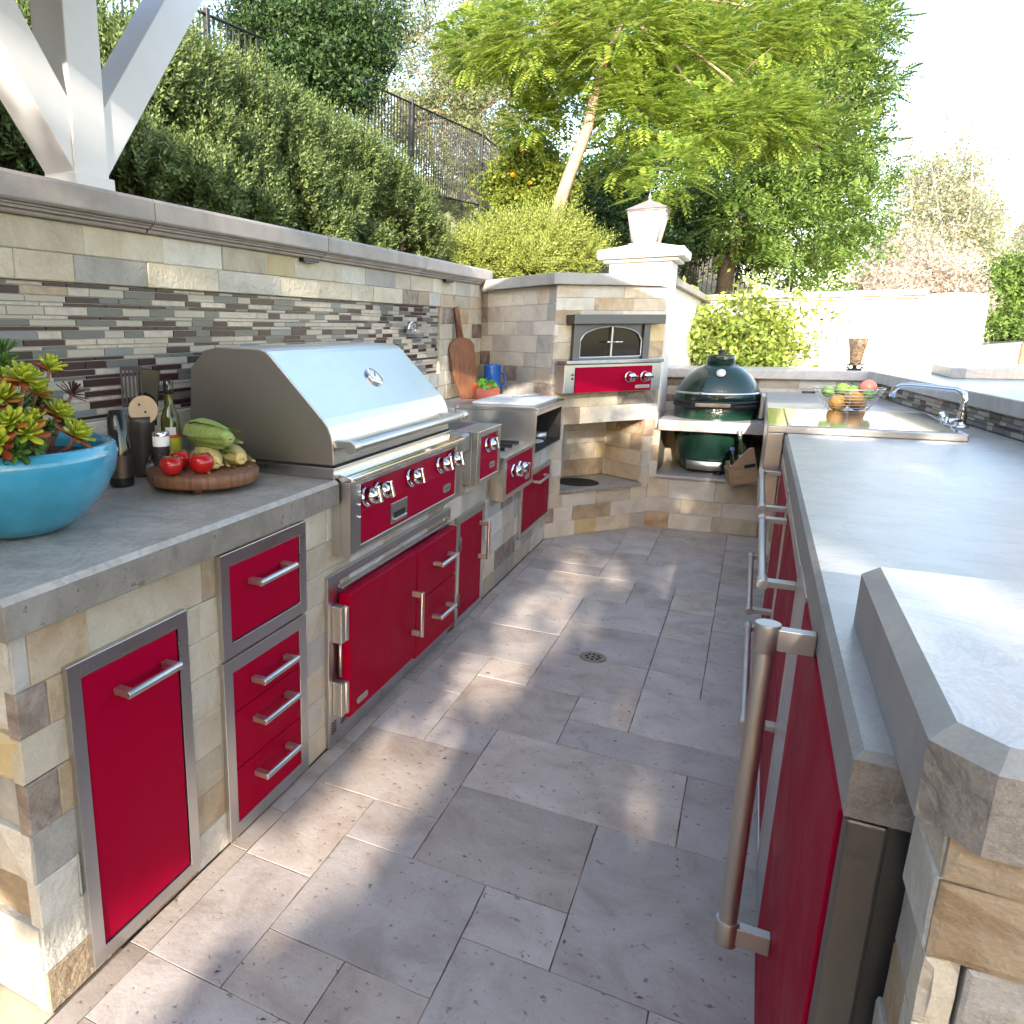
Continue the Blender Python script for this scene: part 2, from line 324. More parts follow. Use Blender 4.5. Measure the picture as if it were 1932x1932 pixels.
def paver(x0, x1, y0, y1, mk, r):
    gq = r.uniform(.0009, .0017); c = .0012; dz = r.uniform(-.0005, .0005); nx = max(2, int((x1-x0)/.05)); ny = max(2, int((y1-y0)/.05))
    cx, cy = (x0+x1)/2, (y0+y1)/2
    # worn, slightly wavy edge
    ring = []
    for k in range(nx): ring.append((x0+gq+(x1-x0-2*gq)*k/nx, y0+gq+r.uniform(-.001, .0012)))
    for k in range(ny): ring.append((x1-gq+r.uniform(-.0012, .001), y0+gq+(y1-y0-2*gq)*k/ny))
    for k in range(nx): ring.append((x1-gq-(x1-x0-2*gq)*k/nx, y1-gq+r.uniform(-.0012, .001)))
    for k in range(ny): ring.append((x0+gq+r.uniform(-.001, .0012), y1-gq-(y1-y0-2*gq)*k/ny))
    n = len(ring); top = [(cx+(x-cx)*(1-2*c/(x1-x0))-cx, cy+(y-cy)*(1-2*c/(y1-y0))-cy, dz) for x, y in ring]; md = [(x-cx, y-cy, dz-c*.6) for x, y in ring]; bt = [(x-cx, y-cy, -.0044) for x, y in ring]
    fs = [tuple(range(n))] + [(i, i+n, (i+1) % n+n, (i+1) % n) for i in range(n)] + [(i+n, i+2*n, (i+1) % n+2*n, (i+1) % n+n) for i in range(n)]
    me = bpy.data.meshes.new('paving_tile'); me.from_pydata(top+md+bt, [], fs); me.materials.append(M[mk]); me.update()
    bm = bmesh.new(); bm.from_mesh(me); bmesh.ops.recalc_face_normals(bm, faces=bm.faces); bm.to_mesh(me); bm.free()
    o = bpy.data.objects.new('paving_tile', me); COL.objects.link(o); o.parent = patio; o.location = (cx, cy, 0)
for (i, j, w, h) in tiles: paver(X0+i*UX, X0+(i+w)*UX, Y0+j*UY, Y0+(j+h)*UY, rt.choice(['trav','trav','trav2']), rt)
y = .882 - .8
while y < 5.2:
    l = rt.choice([.2, .4, .6]); paver(XW+.004, X0, y, y+l, 'trav2', rt); y += l
M['drainm'] = plain('aged_brass', (.26,.21,.15), .5, .6, noise=.2)
d = thing('floor_drain', 'small round brass floor drain set in the paving', 'drain', (-.5, 3.27, 0))
mb = MB(); mb.lathe([(.001,.003),(.045,.003),(.052,.005),(.056,.004),(.058,-.005)], (-.5,3.27,0), 28); mb.build('grate', 'drainm', d)
for k in range(9):
    a = k*math.tau/8; rr = .028 if k < 8 else 0
    MB().lathe([(.0005,.0042),(.007,.0042),(.0072,.003)], (-.5+rr*math.cos(a), 3.27+rr*math.sin(a), 0), 10).build('drain_hole', 'dark', d)
fl = []
for k in range(26):   # fallen leaf bits
    x, y = rt.uniform(-1.0, 0.0), rt.uniform(.9, 3.6); s = rt.uniform(.004, .010); a = rt.uniform(0, 6.28); c, q = math.cos(a)*s, math.sin(a)*s
    fl.append([(x-c, y-q, .0035), (x+q*.4, y-c*.4, .006), (x+c, y+q, .0035), (x-q*.4, y+c*.4, .006)])
M['litter'] = plain('leaf_litter', (.13,.085,.05), .8)
tag(fast_mesh('leaf_litter', np.array(fl), 4, 'litter'), 'tiny brown leaf bits scattered on the paving', 'leaf litter', kind='stuff')

# ------------------------------------------------------------------ left run: base wall, counter, back wall
FL = frame2((XW, 0), (0, 1), (1, 0))
YE = .85
base = thing('counter_base_wall', 'long stone-clad base wall under the left counter and grill', 'wall', (XW-.3, 3, 0))
mb = MB(); mb.box(-1.80, XW-.03, YE+.03, 3.80, 0, .86); mb.box(-1.80, XW-.03, 3.80, 5.14, 0, .528); mb.box(-1.80, -1.605, 3.80, 5.6, .528, .86); mb.build('core', 'mortar', base)
rw = rowz(.0, .868, 8, 3)
skipL = [(.975,1.335,.03,.755),(1.49,1.89,.02,.85),(2.06,3.19,.0,.62),(2.1,3.16,.66,.9),(3.3,3.70,.01,.54),(3.39,3.74,.70,.9),(3.84,4.45,.54,.9),(4.43,5.13,.2,.54)]
stones(base, FL, YE, 3.78, rw, (.14,.42), skip=skipL, seed=21)
stones(base, FL, 3.78, 5.16, [z for z in rw if z < .70] + [.70], (.14,.42), skip=skipL, seed=23)
FE = frame2((XW, YE), (-1, 0), (0, -1))
stones(base, FE, .004, .64, rw, (.2,.5), seed=22, rough=.010, depth=.04, chip=.006)
# countertop pieces (front chamfer along the aisle)
def slab(name, mat, x0, x1, y0, y1, z0, z1, ch, side, parent=None, edge=None, bevel=.003):
    s = 1 if side > 0 else -1; xe = x1 if s > 0 else x0; xi = x0 if s > 0 else x1
    poly = [(xi, z0), (xe-s*.006, z0), (xe, z0+.006), (xe, z1-ch), (xe-s*ch, z1), (xi, z1)]
    mb = MB(); mb.prism(poly, y0, y1, 'y')
    o = mb.build(name, [mat, edge or mat], parent)
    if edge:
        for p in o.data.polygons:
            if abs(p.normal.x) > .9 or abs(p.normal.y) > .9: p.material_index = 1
    b = o.modifiers.new('bevel', 'BEVEL'); b.width = bevel; b.segments = 2; b.limit_method = 'ANGLE'; b.angle_limit = R_(50)
    return o
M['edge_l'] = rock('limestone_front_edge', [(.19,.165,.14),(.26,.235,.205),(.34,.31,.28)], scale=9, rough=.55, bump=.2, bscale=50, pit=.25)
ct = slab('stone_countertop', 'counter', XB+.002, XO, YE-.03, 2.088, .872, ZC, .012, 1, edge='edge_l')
tag(ct, 'thick grey limestone countertop under the turquoise pot, left of the grill', 'countertop')
ct = slab('stone_countertop', 'counter', XB+.002, XO, 3.176, 3.376, .872, ZC, .012, 1, edge='edge_l'); tag(ct, 'narrow grey limestone counter strip between the big grill and the single-knob burner', 'countertop')
ct = slab('stone_countertop', 'counter', XB+.002, -1.60, 3.80, 5.62, .872, ZC, .004, 1); tag(ct, 'grey limestone counter ledge behind the low burner, carrying cutting board and jug', 'countertop')
# back wall
bw = thing('back_wall', 'stone-clad back wall with a mosaic band behind the grill', 'wall', (XB-.15, 3, 0))
mb = MB(); mb.box(-2.12, XB-.028, -.6, 5.72, 0, 1.745); mb.build('core', 'mortar', bw)
FB = frame2((XB, 0), (0, 1), (1, 0)); YM = 4.80
stones(bw, FB, .9, YM, [1.572, 1.655, 1.745], (.17,.46), seed=31, pal=['st_cream']*7+['st_white']*5+['st_yellow']*2+['st_grey']*3+['st_brown']+['st_tan'])
stones(bw, FB, .9, YM, [.957, 1.05, 1.143], (.25,.46), seed=32, pal=['st_grey']*6+['st_white']*3+['st_cream']*2)
stones(bw, FB, YM, 5.66, rowz(.957, 1.745, 8, 5), (.12,.34), seed=33)
# mosaic
M['mo_maroon'] = plain('maroon_glass', (.042,.017,.018), .3, spec=.3, noise=.2, scale=9)
M['mo_grey'] = plain('grey_glass', (.13,.13,.122), .3, spec=.3, noise=.1, scale=9)
M['mo_taupe'] = plain('taupe_glass', (.38,.345,.29), .3, spec=.3, noise=.05, scale=9)
M['mo_blue'] = plain('bluegrey_glass', (.19,.20,.21), .3, spec=.3, noise=.1, scale=9)
M['mo_beige'] = plain('beige_marble', (.44,.38,.32), .45, noise=.2, scale=40)
M['mo_tan'] = plain('tan_marble', (.36,.27,.18), .45, noise=.25, scale=40)
M['mo_grout'] = plain('mosaic_grout', (.40,.38,.35), .9)
MOS = ['mo_maroon']*6 + ['mo_grey']*6 + ['mo_taupe']*8 + ['mo_blue']*1 + ['mo_beige']*4 + ['mo_tan']*1
def mosaic(parent, Fm, s0, s1, z0, z1, hs, lens, seed, limit=300, out=.004, key=None):
    r = random.Random(seed); box('grout', 'mo_grout', (0,1,0,1,0,1), parent).matrix_basis = Fm @ Matrix.Translation((s0, -.012, z0)) @ Matrix.Diagonal((s1-s0, .012, z1-z0, 1))
    lst = []; z = z1 - .001; k = 0; last = None
    while z > z0 + .008:
        h = hs[k % len(hs)]; k += 1; zb = max(z-h, z0+.001)
        s = s0 - r.uniform(0, .1)
        while s < s1 - .002:
            e = s + r.choice(lens)*r.uniform(.97, 1.03)
            if s1 - e < .02: e = s1
            a = max(s, s0)
            if e - a > .012:
                while True:
                    mk = r.choice(MOS)
                    if mk != last or r.random() < .3: break
                if h < .014: mk = r.choice(['mo_maroon','mo_maroon','mo_grey','mo_taupe','mo_beige'])
                last = mk; lst.append((a, min(e, s1), zb, z, mk))
            s = e
        z = zb
    lst.sort(key=key or (lambda q: q[0])); rest = MB(); mats = sorted(set(MOS))
    for i, (a, e, zb, zt_, mk) in enumerate(lst):
        g = .0010; c = .0012; o_ = out + r.uniform(-.0006, .0006)
        fr = [(a+g+c, o_, zb+g+c), (e-g-c, o_, zb+g+c), (e-g-c, o_, zt_-g-c), (a+g+c, o_, zt_-g-c)]; bk = [(a+g, 0, zb+g), (e-g, 0, zb+g), (e-g, 0, zt_-g), (a+g, 0, zt_-g)]
        fs = [(3,2,1,0)] + [(i_, (i_+1) % 4, (i_+1) % 4+4, i_+4) for i_ in range(4)]
        if i < limit:
            cen = Vector(((a+e)/2, 0, (zb+zt_)/2)); me = bpy.data.meshes.new('mosaic_tile'); me.from_pydata([Vector(v)-cen for v in fr+bk], [], fs); me.materials.append(M[mk])
            bm = bmesh.new(); bm.from_mesh(me); bmesh.ops.recalc_face_normals(bm, faces=bm.faces); bm.to_mesh(me); bm.free()
            o = bpy.data.objects.new('mosaic_tile', me); COL.objects.link(o); o.parent = parent; o.matrix_parent_inverse = pinv(parent); o.matrix_basis = Fm @ Matrix.Translation(cen)
        else:
            rest.cur = mats.index(mk); rest.add(fr+bk, fs, Fm)
    if len(lst) > limit: tag(rest.build('mosaic_tiles', mats, parent), kind='stuff')
    return len(lst)
HS = [.012,.026,.020,.012,.026,.012,.020,.013,.025,.020,.012,.025]
FBM = frame2((XB-.018, 0), (0, 1), (1, 0))
nm = mosaic(bw, FBM, 1.0, YM-.002, 1.1445, 1.571, HS, (.09,.13,.155,.175), 41, key=lambda q: q[0] if q[0] > 1.33 else 99)
# cap of the back wall: fascia block over a stepped moulding, cut into lengths
cap = thing('wall_cap', 'moulded cast-stone cap along the top of the mosaic back wall', 'wall cap', (XB-.15, 3, 1.745))
ys = [-.6, 2.03, 3.20, 4.40, 5.70]
for a, b in zip(ys, ys[1:]):
    mb = MB(); mb.prism([(-2.16,1.772),(XB+.052,1.772),(XB+.060,1.780),(XB+.060,1.838),(XB+.050,1.850),(-2.16,1.850)], a+.002, b-.002, 'y'); mb.build('cap_block', 'cap', cap, .003)
    mb = MB(); mb.prism([(-2.13,1.745),(XB+.016,1.745),(XB+.020,1.750),(XB+.020,1.757),(XB+.034,1.758),(XB+.036,1.765),(XB+.044,1.767),(XB+.044,1.7715),(-2.13,1.7715)], a+.004, b-.004, 'y'); mb.build('moulding', 'cap', cap, .0015)
for yy, nme in ((3.10, 'nearer the grill'), (4.89, 'near the corner')):
    w = thing('step_light', 'small black downlight under the wall cap, %s' % nme, 'light', (XB+.02, yy, 1.745))
    box('housing', 'black', (XB-.01+.012, XB+.015+.012, yy-.07, yy+.07, 1.728, 1.744), w, .003); box('lens', 'steel_d', (XB+.005, XB+.024, yy-.05, yy+.05, 1.7255, 1.728), w)
# ------------------------------------------------------------------ appliances of the left run (faces look towards +x)
def handle_y(parent, x, y0, y1, z, out=.042, r=.0092, name='handle', post=None):
    """square-foot bar pull along y; x is the face it is screwed to"""
    mb = MB(); mb.tube([(x+out, y0, z), (x+out, y1, z)], r, 12)
    for yy in (y0+.012, y1-.012): mb.box(x, x+out+r*.6, yy-.011, yy+.011, z-.008, z+.008)
    return mb.build(name, 'steel_sat', parent, .0015)
def handle_z(parent, x, y, z0, z1, out=.042, r=.0092):
    mb = MB(); mb.tube([(x+out, y, z0), (x+out, y, z1)], r, 12)
    for zz in (z0+.012, z1-.012): mb.box(x, x+out+r*.6, y-.008, y+.008, zz-.011, zz+.011)
    return mb.build('handle', 'steel_sat', parent, .0015)
def frame_x(parent, x0, x1, y0, y1, z0, z1, w, mat='steel', name='frame', inner=None):
    """picture frame with an opening; front face at x1"""
    iy0, iy1, iz0, iz1 = inner or (y0+w, y1-w, z0+w, z1-w)
    mb = MB(); mb.box(x0, x1, y0, iy0, z0, z1); mb.box(x0, x1, iy1, y1, z0, z1); mb.box(x0, x1, iy0, iy1, z0, iz0); mb.box(x0, x1, iy0, iy1, iz1, z1)
    return mb.build(name, mat, parent, .0012)
KN = Matrix.Rotation(R_(90), 4, 'Y')      # lathe axis z -> x
def knob(parent, p, tilt=0, big=1.0, Mx=None):
    """bezel ring, skirt and a grip with a finger bar, axis along +x (or Mx)"""
    Mx = Mx if Mx is not None else Matrix.Translation(p) @ Matrix.Rotation(tilt, 4, 'Y') @ KN
    b = big; mb = MB()
    mb.lathe([(.001,0),(.036*b,0),(.037*b,.004),(.033*b,.009),(.030*b,.011)], n=24, mat=Mx)
    k = mb.build('knob', 'chrome', parent)
    g = MB(); g.lathe([(.024*b,.009),(.029*b,.014),(.030*b,.030),(.027*b,.042),(.018*b,.049),(.001,.051)], n=24, mat=Mx); g.box(-.029*b, .029*b, -.0085*b, .0085*b, .026, .060, Mx)
    g.build('grip', 'chrome', k, .003)
    return k
def badge(parent, x, y, z, w=.05, h=.018, mat='steel_sat'):
    """rounded plate with a row of raised strokes"""
    mb = MB(); n = 10; pts = []
    for s, cy in ((1, y+w/2-h/2), (-1, y-w/2+h/2)):
        for k in range(n+1): a = (-90+180*k/n)*s; pts.append((cy+s*abs(math.cos(R_(-90+180*k/n)))*h/2, z+math.sin(R_(-90+180*k/n))*h/2*s))
    mb.prism(pts, x, x+.003, 'x'); o = mb.build('badge', mat, parent)
    m2 = MB()
    for k in range(7): yy = y - w*.3 + k*w*.1; m2.box(x+.003, x+.0036, yy-.0012, yy+.0012, z-h*.16, z+h*.16)
    m2.build('badge_strokes', 'steel_d', o); return o
xf0, xf1 = XW+.001, XW+.016
# tall pull-out door
t = thing('pull_out_door', 'tall red pull-out bin door in a steel frame at the near end', 'cabinet door', (XW, 1.15, 0))
frame_x(t, XW-.02, xf1, .963, 1.34, .027, .761, .036); box('recess', 'dark', (XW-.03, XW-.002, .999, 1.304, .062, .724), t)
box('door', 'red', (XW, XW+.013, 1.0035, 1.3005, .0655, .7215), t, .002); handle_y(t, XW+.013, 1.085, 1.262, .655)
# single drawer
t = thing('drawer_unit', 'single red drawer in a steel frame right under the counter edge', 'drawer', (XW, 1.69, .57))
frame_x(t, XW-.02, xf1, 1.478, 1.908, .567, .858, .038); box('recess', 'dark', (XW-.03, XW-.002, 1.51, 1.875, .6, .82), t)
box('drawer_front', 'red', (XW, XW+.012, 1.518, 1.868, .607, .818), t, .002); handle_y(t, XW+.012, 1.60, 1.79, .755)
t = thing('drawer_unit', 'stack of three red drawers in a steel frame', 'drawers', (XW, 1.69, 0))
frame_x(t, XW-.02, xf1, 1.474, 1.901, .014, .558, .040); box('recess', 'dark', (XW-.03, XW-.002, 1.51, 1.87, .05, .52), t)
for a, b in ((.3955, .516), (.2205, .3925), (.0535, .2175)):
    f = box('drawer_front', 'red', (XW, XW+.012, 1.516, 1.8615, a, b), t, .002); handle_y(f, XW+.012, 1.60, 1.79, b-.055)
# the grill
XF = -1.101; Y0g, Y1g = 2.096, 3.168
t = thing('grill', 'large built-in stainless gas grill with closed hood and red control panel', 'grill', (-1.45, 2.63, .70))
mb = MB(); mb.box(-1.78, XF-.035, Y0g, Y1g, .70, .953); mb.build('firebox', 'steel_v', t)
mb = MB(); mb.box(XF-.035, XF, Y0g, Y0g+.078, .702, .945); mb.box(XF-.035, XF, Y1g-.078, Y1g, .702, .945); mb.box(XF-.035, XF, Y0g+.078, Y1g-.078, .702, .722); mb.box(XF-.035, XF, Y0g+.078, Y1g-.078, .928, .945)
mb.build('panel_frame', 'steel', t, .002)
mb = MB(); mb.prism([(XF-.034,.722),(XF-.004,.722),(XF-.004,.832),(XF-.028,.928),(XF-.034,.928)], Y0g+.078, Y1g-.078, 'y'); pan = mb.build('control_panel', 'red', t, .0015)
tl = -math.atan2(.024, .096)
for yy in (2.236, 2.335, 2.615, 2.925, 3.055): knob(pan, (XF-.014, yy, .873), tl)
s = MB(); s.box(XF-.004, XF+.001, 2.415, 2.56, .735, .812); s = s.build('drip_tray_pull', 'steel', t, .001)
box('pull_slot', 'dark', (XF+.0005, XF+.0018, 2.437, 2.538, .755, .776), s); MB().box(XF, XF+.010, 2.435, 2.54, .748, .755).build('lip', 'steel_sat', s, .002)
badge(t, XF-.004, 2.99, .765, .085, .034)
for zz in (.905, .862, .82):
    MB().lathe([(.001,.0),(.006,0),(.005,.006),(.001,.007)], n=12, mat=Matrix.Translation((XF, 2.158, zz)) @ KN).build('switch_button', 'chrome', t)
mb = MB(); mb.prism([(-1.165,.946),(XF+.006,.946),(XF+.010,.951),(XF+.008,.960),(XF-.006,.966),(-1.165,.972)], Y0g-.002, Y1g+.002, 'y'); mb.build('front_shelf', 'mirror', t, .0015)
mb = MB(); mb.box(-1.78, -1.150, Y0g-.020, Y1g-.03, .9555, .992); mb.build('hood_base', 'steel_v', t, .002)
hp = [(-1.152,.999),(-1.154,1.06),(-1.160,1.095),(-1.172,1.122),(-1.190,1.146),(-1.385,1.345),(-1.402,1.358),(-1.425,1.366),(-1.60,1.372),(-1.66,1.360),(-1.72,1.30),(-1.74,1.0)]
mb = MB(); mb.prism(hp, 2.082, 3.122, 'y', smooth=False)
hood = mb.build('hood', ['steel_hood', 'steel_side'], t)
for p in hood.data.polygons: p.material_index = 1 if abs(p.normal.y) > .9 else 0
b = hood.modifiers.new('bevel', 'BEVEL'); b.width = .004; b.segments = 2; b.limit_method = 'ANGLE'; b.angle_limit = R_(60)
MB().box(-1.75, -1.148, 2.082, 3.124, .9925, .9985).build('hood_gap', 'dark', t)
mb = MB(); mb.tube([(-1.072, 2.055, 1.068), (-1.072, 3.075, 1.068)], .0155, 16)
mb.tube([(-1.072, 2.040, 1.068), (-1.072, 2.085, 1.068)], .020, 16); mb.tube([(-1.072, 3.045, 1.068), (-1.072, 3.09, 1.068)], .020, 16)
for yy in (2.11, 3.03): mb.box(-1.158, -1.078, yy-.016, yy+.016, 1.056, 1.080)
mb.build('handle', 'steel_sat', hood, .0015)
TM = Matrix.Translation((-1.2875, 2.645, 1.2455)) @ Matrix.Rotation(R_(44.5), 4, 'Y')
mb = MB(); mb.lathe([(.001,0),(.040,0),(.043,.006),(.040,.012),(.034,.012)], n=28, mat=TM); g_ = mb.build('thermometer', 'chrome', hood)
M['dial'] = plain('white_dial', (.75,.75,.72), .3); MB().lathe([(.001,.0105),(.0345,.0105)], n=28, mat=TM).build('dial', 'dial', g_)
MB().box(-.002,.002,-.002,.027,.011,.0125, TM @ Matrix.Rotation(.7,4,'Z')).build('needle', 'black', g_)
# cabinet under the grill
t = thing('grill_cabinet', 'wide steel cabinet below the grill with a red door and two red drawers', 'cabinet', (XW, 2.63, 0))
frame_x(t, XW-.02, XW+.014, 2.046, 3.20, .001, .632, .05, inner=(2.13,3.168,.06,.60)); box('back_panel', 'steel', (XW-.03, XW-.012, 2.10, 3.19, .03, .62), t)
MB().box(XW-.01, XW+.024, 2.135, 3.165, .566, .576).build('drip_rail', 'steel', t, .002)
xd0, xd1 = XW+.016, XW+.060
dr = box('door', 'red', (xd0, xd1, 2.112, 2.694, .103, .562), t, .008, 3); handle_z(dr, xd1, 2.655, .215, .405)
badge(dr, xd1, 2.205, .145, .085, .024)
for a, b in ((.335, .558), (.088, .331)):
    f = box('drawer_front', 'red', (xd0, xd1, 2.698, 3.162, a, b), t, .008, 3); handle_y(f, xd1, 2.87, 3.06, (a+b)/2+.01)
for z0, z1 in ((.395, .525), (.125, .25)):
    mb = MB(); mb.box(XW+.014, XW+.052, 2.068, 2.108, z0, z1); mb.tube([(XW+.05, 2.104, z0+.004), (XW+.05, 2.104, z1-.004)], .010, 12); mb.build('hinge', 'steel_sat', t, .003)
MB().tube([(XW+.030, 2.10, .26), (XW+.030, 2.10, .39)], .006, 10).build('hinge_pin', 'steel_sat', t)
for k in range(5): MB().box(XW+.0135, XW+.0150, 2.062, 2.096, .052+k*.010, .056+k*.010).build('vent_slot', 'dark', t)
# narrow door
t = thing('access_door', 'narrow red door with a vertical bar handle right of the grill cabinet', 'cabinet door', (XW, 3.5, 0))
frame_x(t, XW-.02, xf1, 3.298, 3.712, .003, .556, .036); box('recess', 'dark', (XW-.03, XW-.002, 3.33, 3.68, .03, .52), t)
dr = box('door', 'red', (XW, XW+.014, 3.3375, 3.6745, .0415, .5185), t, .002); handle_z(dr, XW+.014, 3.635, .27, .47, .05)
for zz in (.13, .42): MB().tube([(XW+.018, 3.334, zz-.035), (XW+.018, 3.334, zz+.035)], .006, 10).build('hinge', 'steel_d', t)
# single-knob burner
t = thing('side_burner', 'narrow steel side burner with a slotted lid and one chrome knob', 'burner', (-1.4, 3.565, .70))
ya, yb = 3.383, 3.747
mb = MB(); mb.box(-1.70, XF-.03, ya, yb, .70, .950); mb.build('housing', 'steel_v', t, .003)
mb = MB(); mb.box(XF-.03, XF, ya, ya+.045, .70, .955); mb.box(XF-.03, XF, yb-.028, yb, .70, .955); mb.box(XF-.03, XF, ya+.045, yb-.028, .70, .722); mb.box(XF-.03, XF, ya+.045, yb-.028, .928, .955); mb.build('panel_frame', 'steel', t, .003)
mb = MB(); mb.prism([(XF-.028,.722),(XF-.006,.722),(XF-.006,.822),(XF-.022,.928),(XF-.028,.928)], ya+.045, yb-.028, 'y'); pn = mb.build('control_panel', 'red', t)
knob(pn, (XF-.014, 3.565, .872), tl); badge(t, XF-.006, 3.63, .768, .085, .03)
mb = MB(); mb.box(-1.70, XF+.002, ya-.002, yb+.002, .9505, .9575); mb.build('lid', 'steel', t, .002)
for k in range(9): MB().box(-1.62, -1.22, ya+.03+k*.036, ya+.044+k*.036, .9578, .9592).build('lid_rib', 'steel_d', t)
# low double burner
t = thing('double_burner', 'low-set steel burner with two chrome knobs beside the open steel hutch', 'burner', (-1.4, 4.14, .53))
ya, yb = 3.83, 4.445
mb = MB(); mb.box(-1.59, XF-.03, ya, yb, .535, .755); mb.build('housing', 'steel_v', t, .003)
frame_x(t, XF-.03, XF, ya, yb, .532, .770, .03, inner=(ya+.055,yb-.02,.556,.748), name='panel_frame')
box('control_panel', 'red', (XF-.028, XF-.006, ya+.055, yb-.02, .556, .748), t)
for yy in (4.02, 4.15): knob(t, (XF-.006, yy, .672))
badge(t, XF-.006, 4.33, .588, .09, .028)
mb = MB(); mb.box(-1.59, XF+.002, ya-.002, yb, .7555, .7705); mb.build('burner_top', 'steel', t, .002)
for k in range(4): MB().box(-1.50, -1.17, ya+.09+k*.14, ya+.105+k*.14, .7707, .788).build('grate_bar', 'iron', t)
mb = MB(); mb.lathe([(.03,.771),(.075,.771),(.08,.782),(.07,.79),(.03,.785)], (-1.33, 4.14, 0), 24); mb.build('burner_ring', 'chrome', t)
# open steel hutch carrying the white board
t = thing('steel_hutch', 'open-fronted steel hutch in the corner with dark interior', 'hutch', (-1.4, 4.8, .70))
ya, yb = 4.452, 5.145
mb = MB(); mb.box(-1.60, XF, ya, ya+.018, .703, .950); mb.build('side_panel', 'steel_v', t, .004)
mb = MB(); mb.box(-1.60, XF, yb-.015, yb, .703, .950); mb.build('side_panel', 'steel_v', t, .004)
mb = MB(); mb.prism([(-1.60,.9505),(XF+.004,.9505),(XF+.012,.956),(XF+.010,.968),(XF-.01,.976),(-1.60,.976)], ya-.006, yb+.004, 'y'); mb.build('top', 'steel', t, .003)
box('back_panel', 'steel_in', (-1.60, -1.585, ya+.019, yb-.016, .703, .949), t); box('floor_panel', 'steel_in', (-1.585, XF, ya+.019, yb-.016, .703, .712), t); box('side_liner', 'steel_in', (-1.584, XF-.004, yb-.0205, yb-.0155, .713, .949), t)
MB().box(XF-.012, XF+.001, ya+.02, yb-.017, .925, .949).build('header', 'steel', t, .002)
M['white_board'] = plain('white_board', (.80,.80,.79), .35)
w = box('cutting_board', 'white_board', (-1.52, -1.13, 4.52, 5.10, .9765, .992), None, .004); tag(w, 'large white plastic cutting board lying on the steel hutch', 'cutting board')
M['cloth'] = plain('grey_cloth', (.30,.33,.36), .9, noise=.3, scale=25)
cl = MB()
for k in range(4): cl.tube([(-1.36+.02*k, 4.86+.05*k, .997+.003*k), (-1.30+.015*k, 4.95+.03*k, 1.004), (-1.24, 5.04+.01*k, 1.0)], .009, 8)
tag(cl.build('towel', 'cloth'), 'crumpled grey towel at the back of the white cutting board', 'towel')
pl = thing('plate', 'white plate inside the dark steel hutch', 'plate', (-1.24, 4.80, .7125)); MB().lathe([(.001,.004),(.06,.004),(.10,.016),(.105,.016),(.062,.0),(.001,0)], (-1.24,4.80,.7125), 28).build('dish', 'white_board', pl)
pp = MB(); pp.lathe([(.001,.003),(.05,.003),(.052,.05),(.056,.05),(.054,0),(.001,0)], (-1.22,5.0,.7125), 24); tag(pp.build('steel_pan', 'steel_sat'), 'small steel pan inside the hutch behind the plate', 'pan')
# corner door
t = thing('corner_door', 'red drawer door at the far end of the left run', 'cabinet door', (XW, 4.78, .17))
frame_x(t, XW-.02, xf1, 4.415, 5.150, .176, .556, .03, inner=(4.452,5.13,.203,.53)); box('recess', 'dark', (XW-.03, XW-.002, 4.44, 5.13, .2, .53), t)
dr = box('door', 'red', (XW, XW+.013, 4.4545, 5.1275, .2055, .5275), t, .002); handle_y(dr, XW+.013, 4.69, 4.98, .485)

# ------------------------------------------------------------------ oven pier in the corner, turned towards the aisle
A = Vector((-1.154, 5.154)); U = Vector((.625, .781)).normalized(); Nn = Vector((U.y, -U.x))
FD = frame2(A, U, Nn)
def dbox(mb, s0, s1, o0, o1, z0, z1): return mb.box(s0, s1, o0, o1, z0, z1, FD)
pier = thing('oven_pier', 'angled stone-clad pier holding the pizza oven in the corner', 'wall', (-.95, 5.6, 0))
mb = MB(); dbox(mb, -.01, .87, -.75, -.03, 0, .30); dbox(mb, -.01, .87, -.75, -.418, .30, .80); dbox(mb, -.01, .05, -.418, -.03, .30, .80); dbox(mb, .833, .87, -.418, -.03, .30, .80); dbox(mb, -.01, .87, -.75, -.03, .80, 1.70); mb.build('core', 'mortar', pier)
rd = [0, .108, .212, .318, .44, .556, .672, .790, .905, 1.02, 1.13, 1.225, 1.335, 1.45, 1.54, 1.62, 1.70]
stones(pier, FD, -.04, .90, rd, (.14,.38), cut=[(.083,.80,.318,.790)], skip=[(.10,.74,1.22,1.45),(.0,.70,1.02,1.20)], seed=52)
FDr = frame2(A + U*.90, -Nn, U)          # right cheek of the pier
stones(pier, FDr, 0, .5, rd, (.2,.4), seed=53)
FDl = frame2(A + U*(-.04), -Nn, -U)      # left cheek, up to the back wall
FDl = Matrix(((-Nn[0], -U[0], 0, (A+U*(-.04))[0]), (-Nn[1], -U[1], 0, (A+U*(-.04))[1]), (0,0,1,0), (0,0,0,1)))
stones(pier, FDl, 0, .90, rowz(.96, 1.70, 7, 9), (.12,.32), seed=54, pal=['st_grey']*10+['st_white']*5+['st_brown']*1+['st_cream']*1)
ni = thing('pier_niche', 'open niche in the angled pier with a stone shelf', 'niche', (-.9, 5.6, .32))
FN = lambda p, u, n: FD @ Matrix(((u[0], n[0], 0, p[0]), (u[1], n[1], 0, p[1]), (0,0,1,0), (0,0,0,1)))
stones(ni, FN((.083,-.385),(1,0),(0,1)), 0, .717, rowz(.335,.79,4,2), (.2,.36), seed=55)
stones(ni, FN((.083,-.02),(0,-1),(1,0)), 0, .365, rowz(.335,.79,4,3), (.2,.36), seed=56)
stones(ni, FN((.80,-.02),(0,-1),(-1,0)), 0, .365, rowz(.335,.79,4,4), (.2,.36), seed=57)
mb = MB(); dbox(mb, .080, .803, -.41, .012, .310, .332); mb.build('shelf', 'counter', ni, .003)
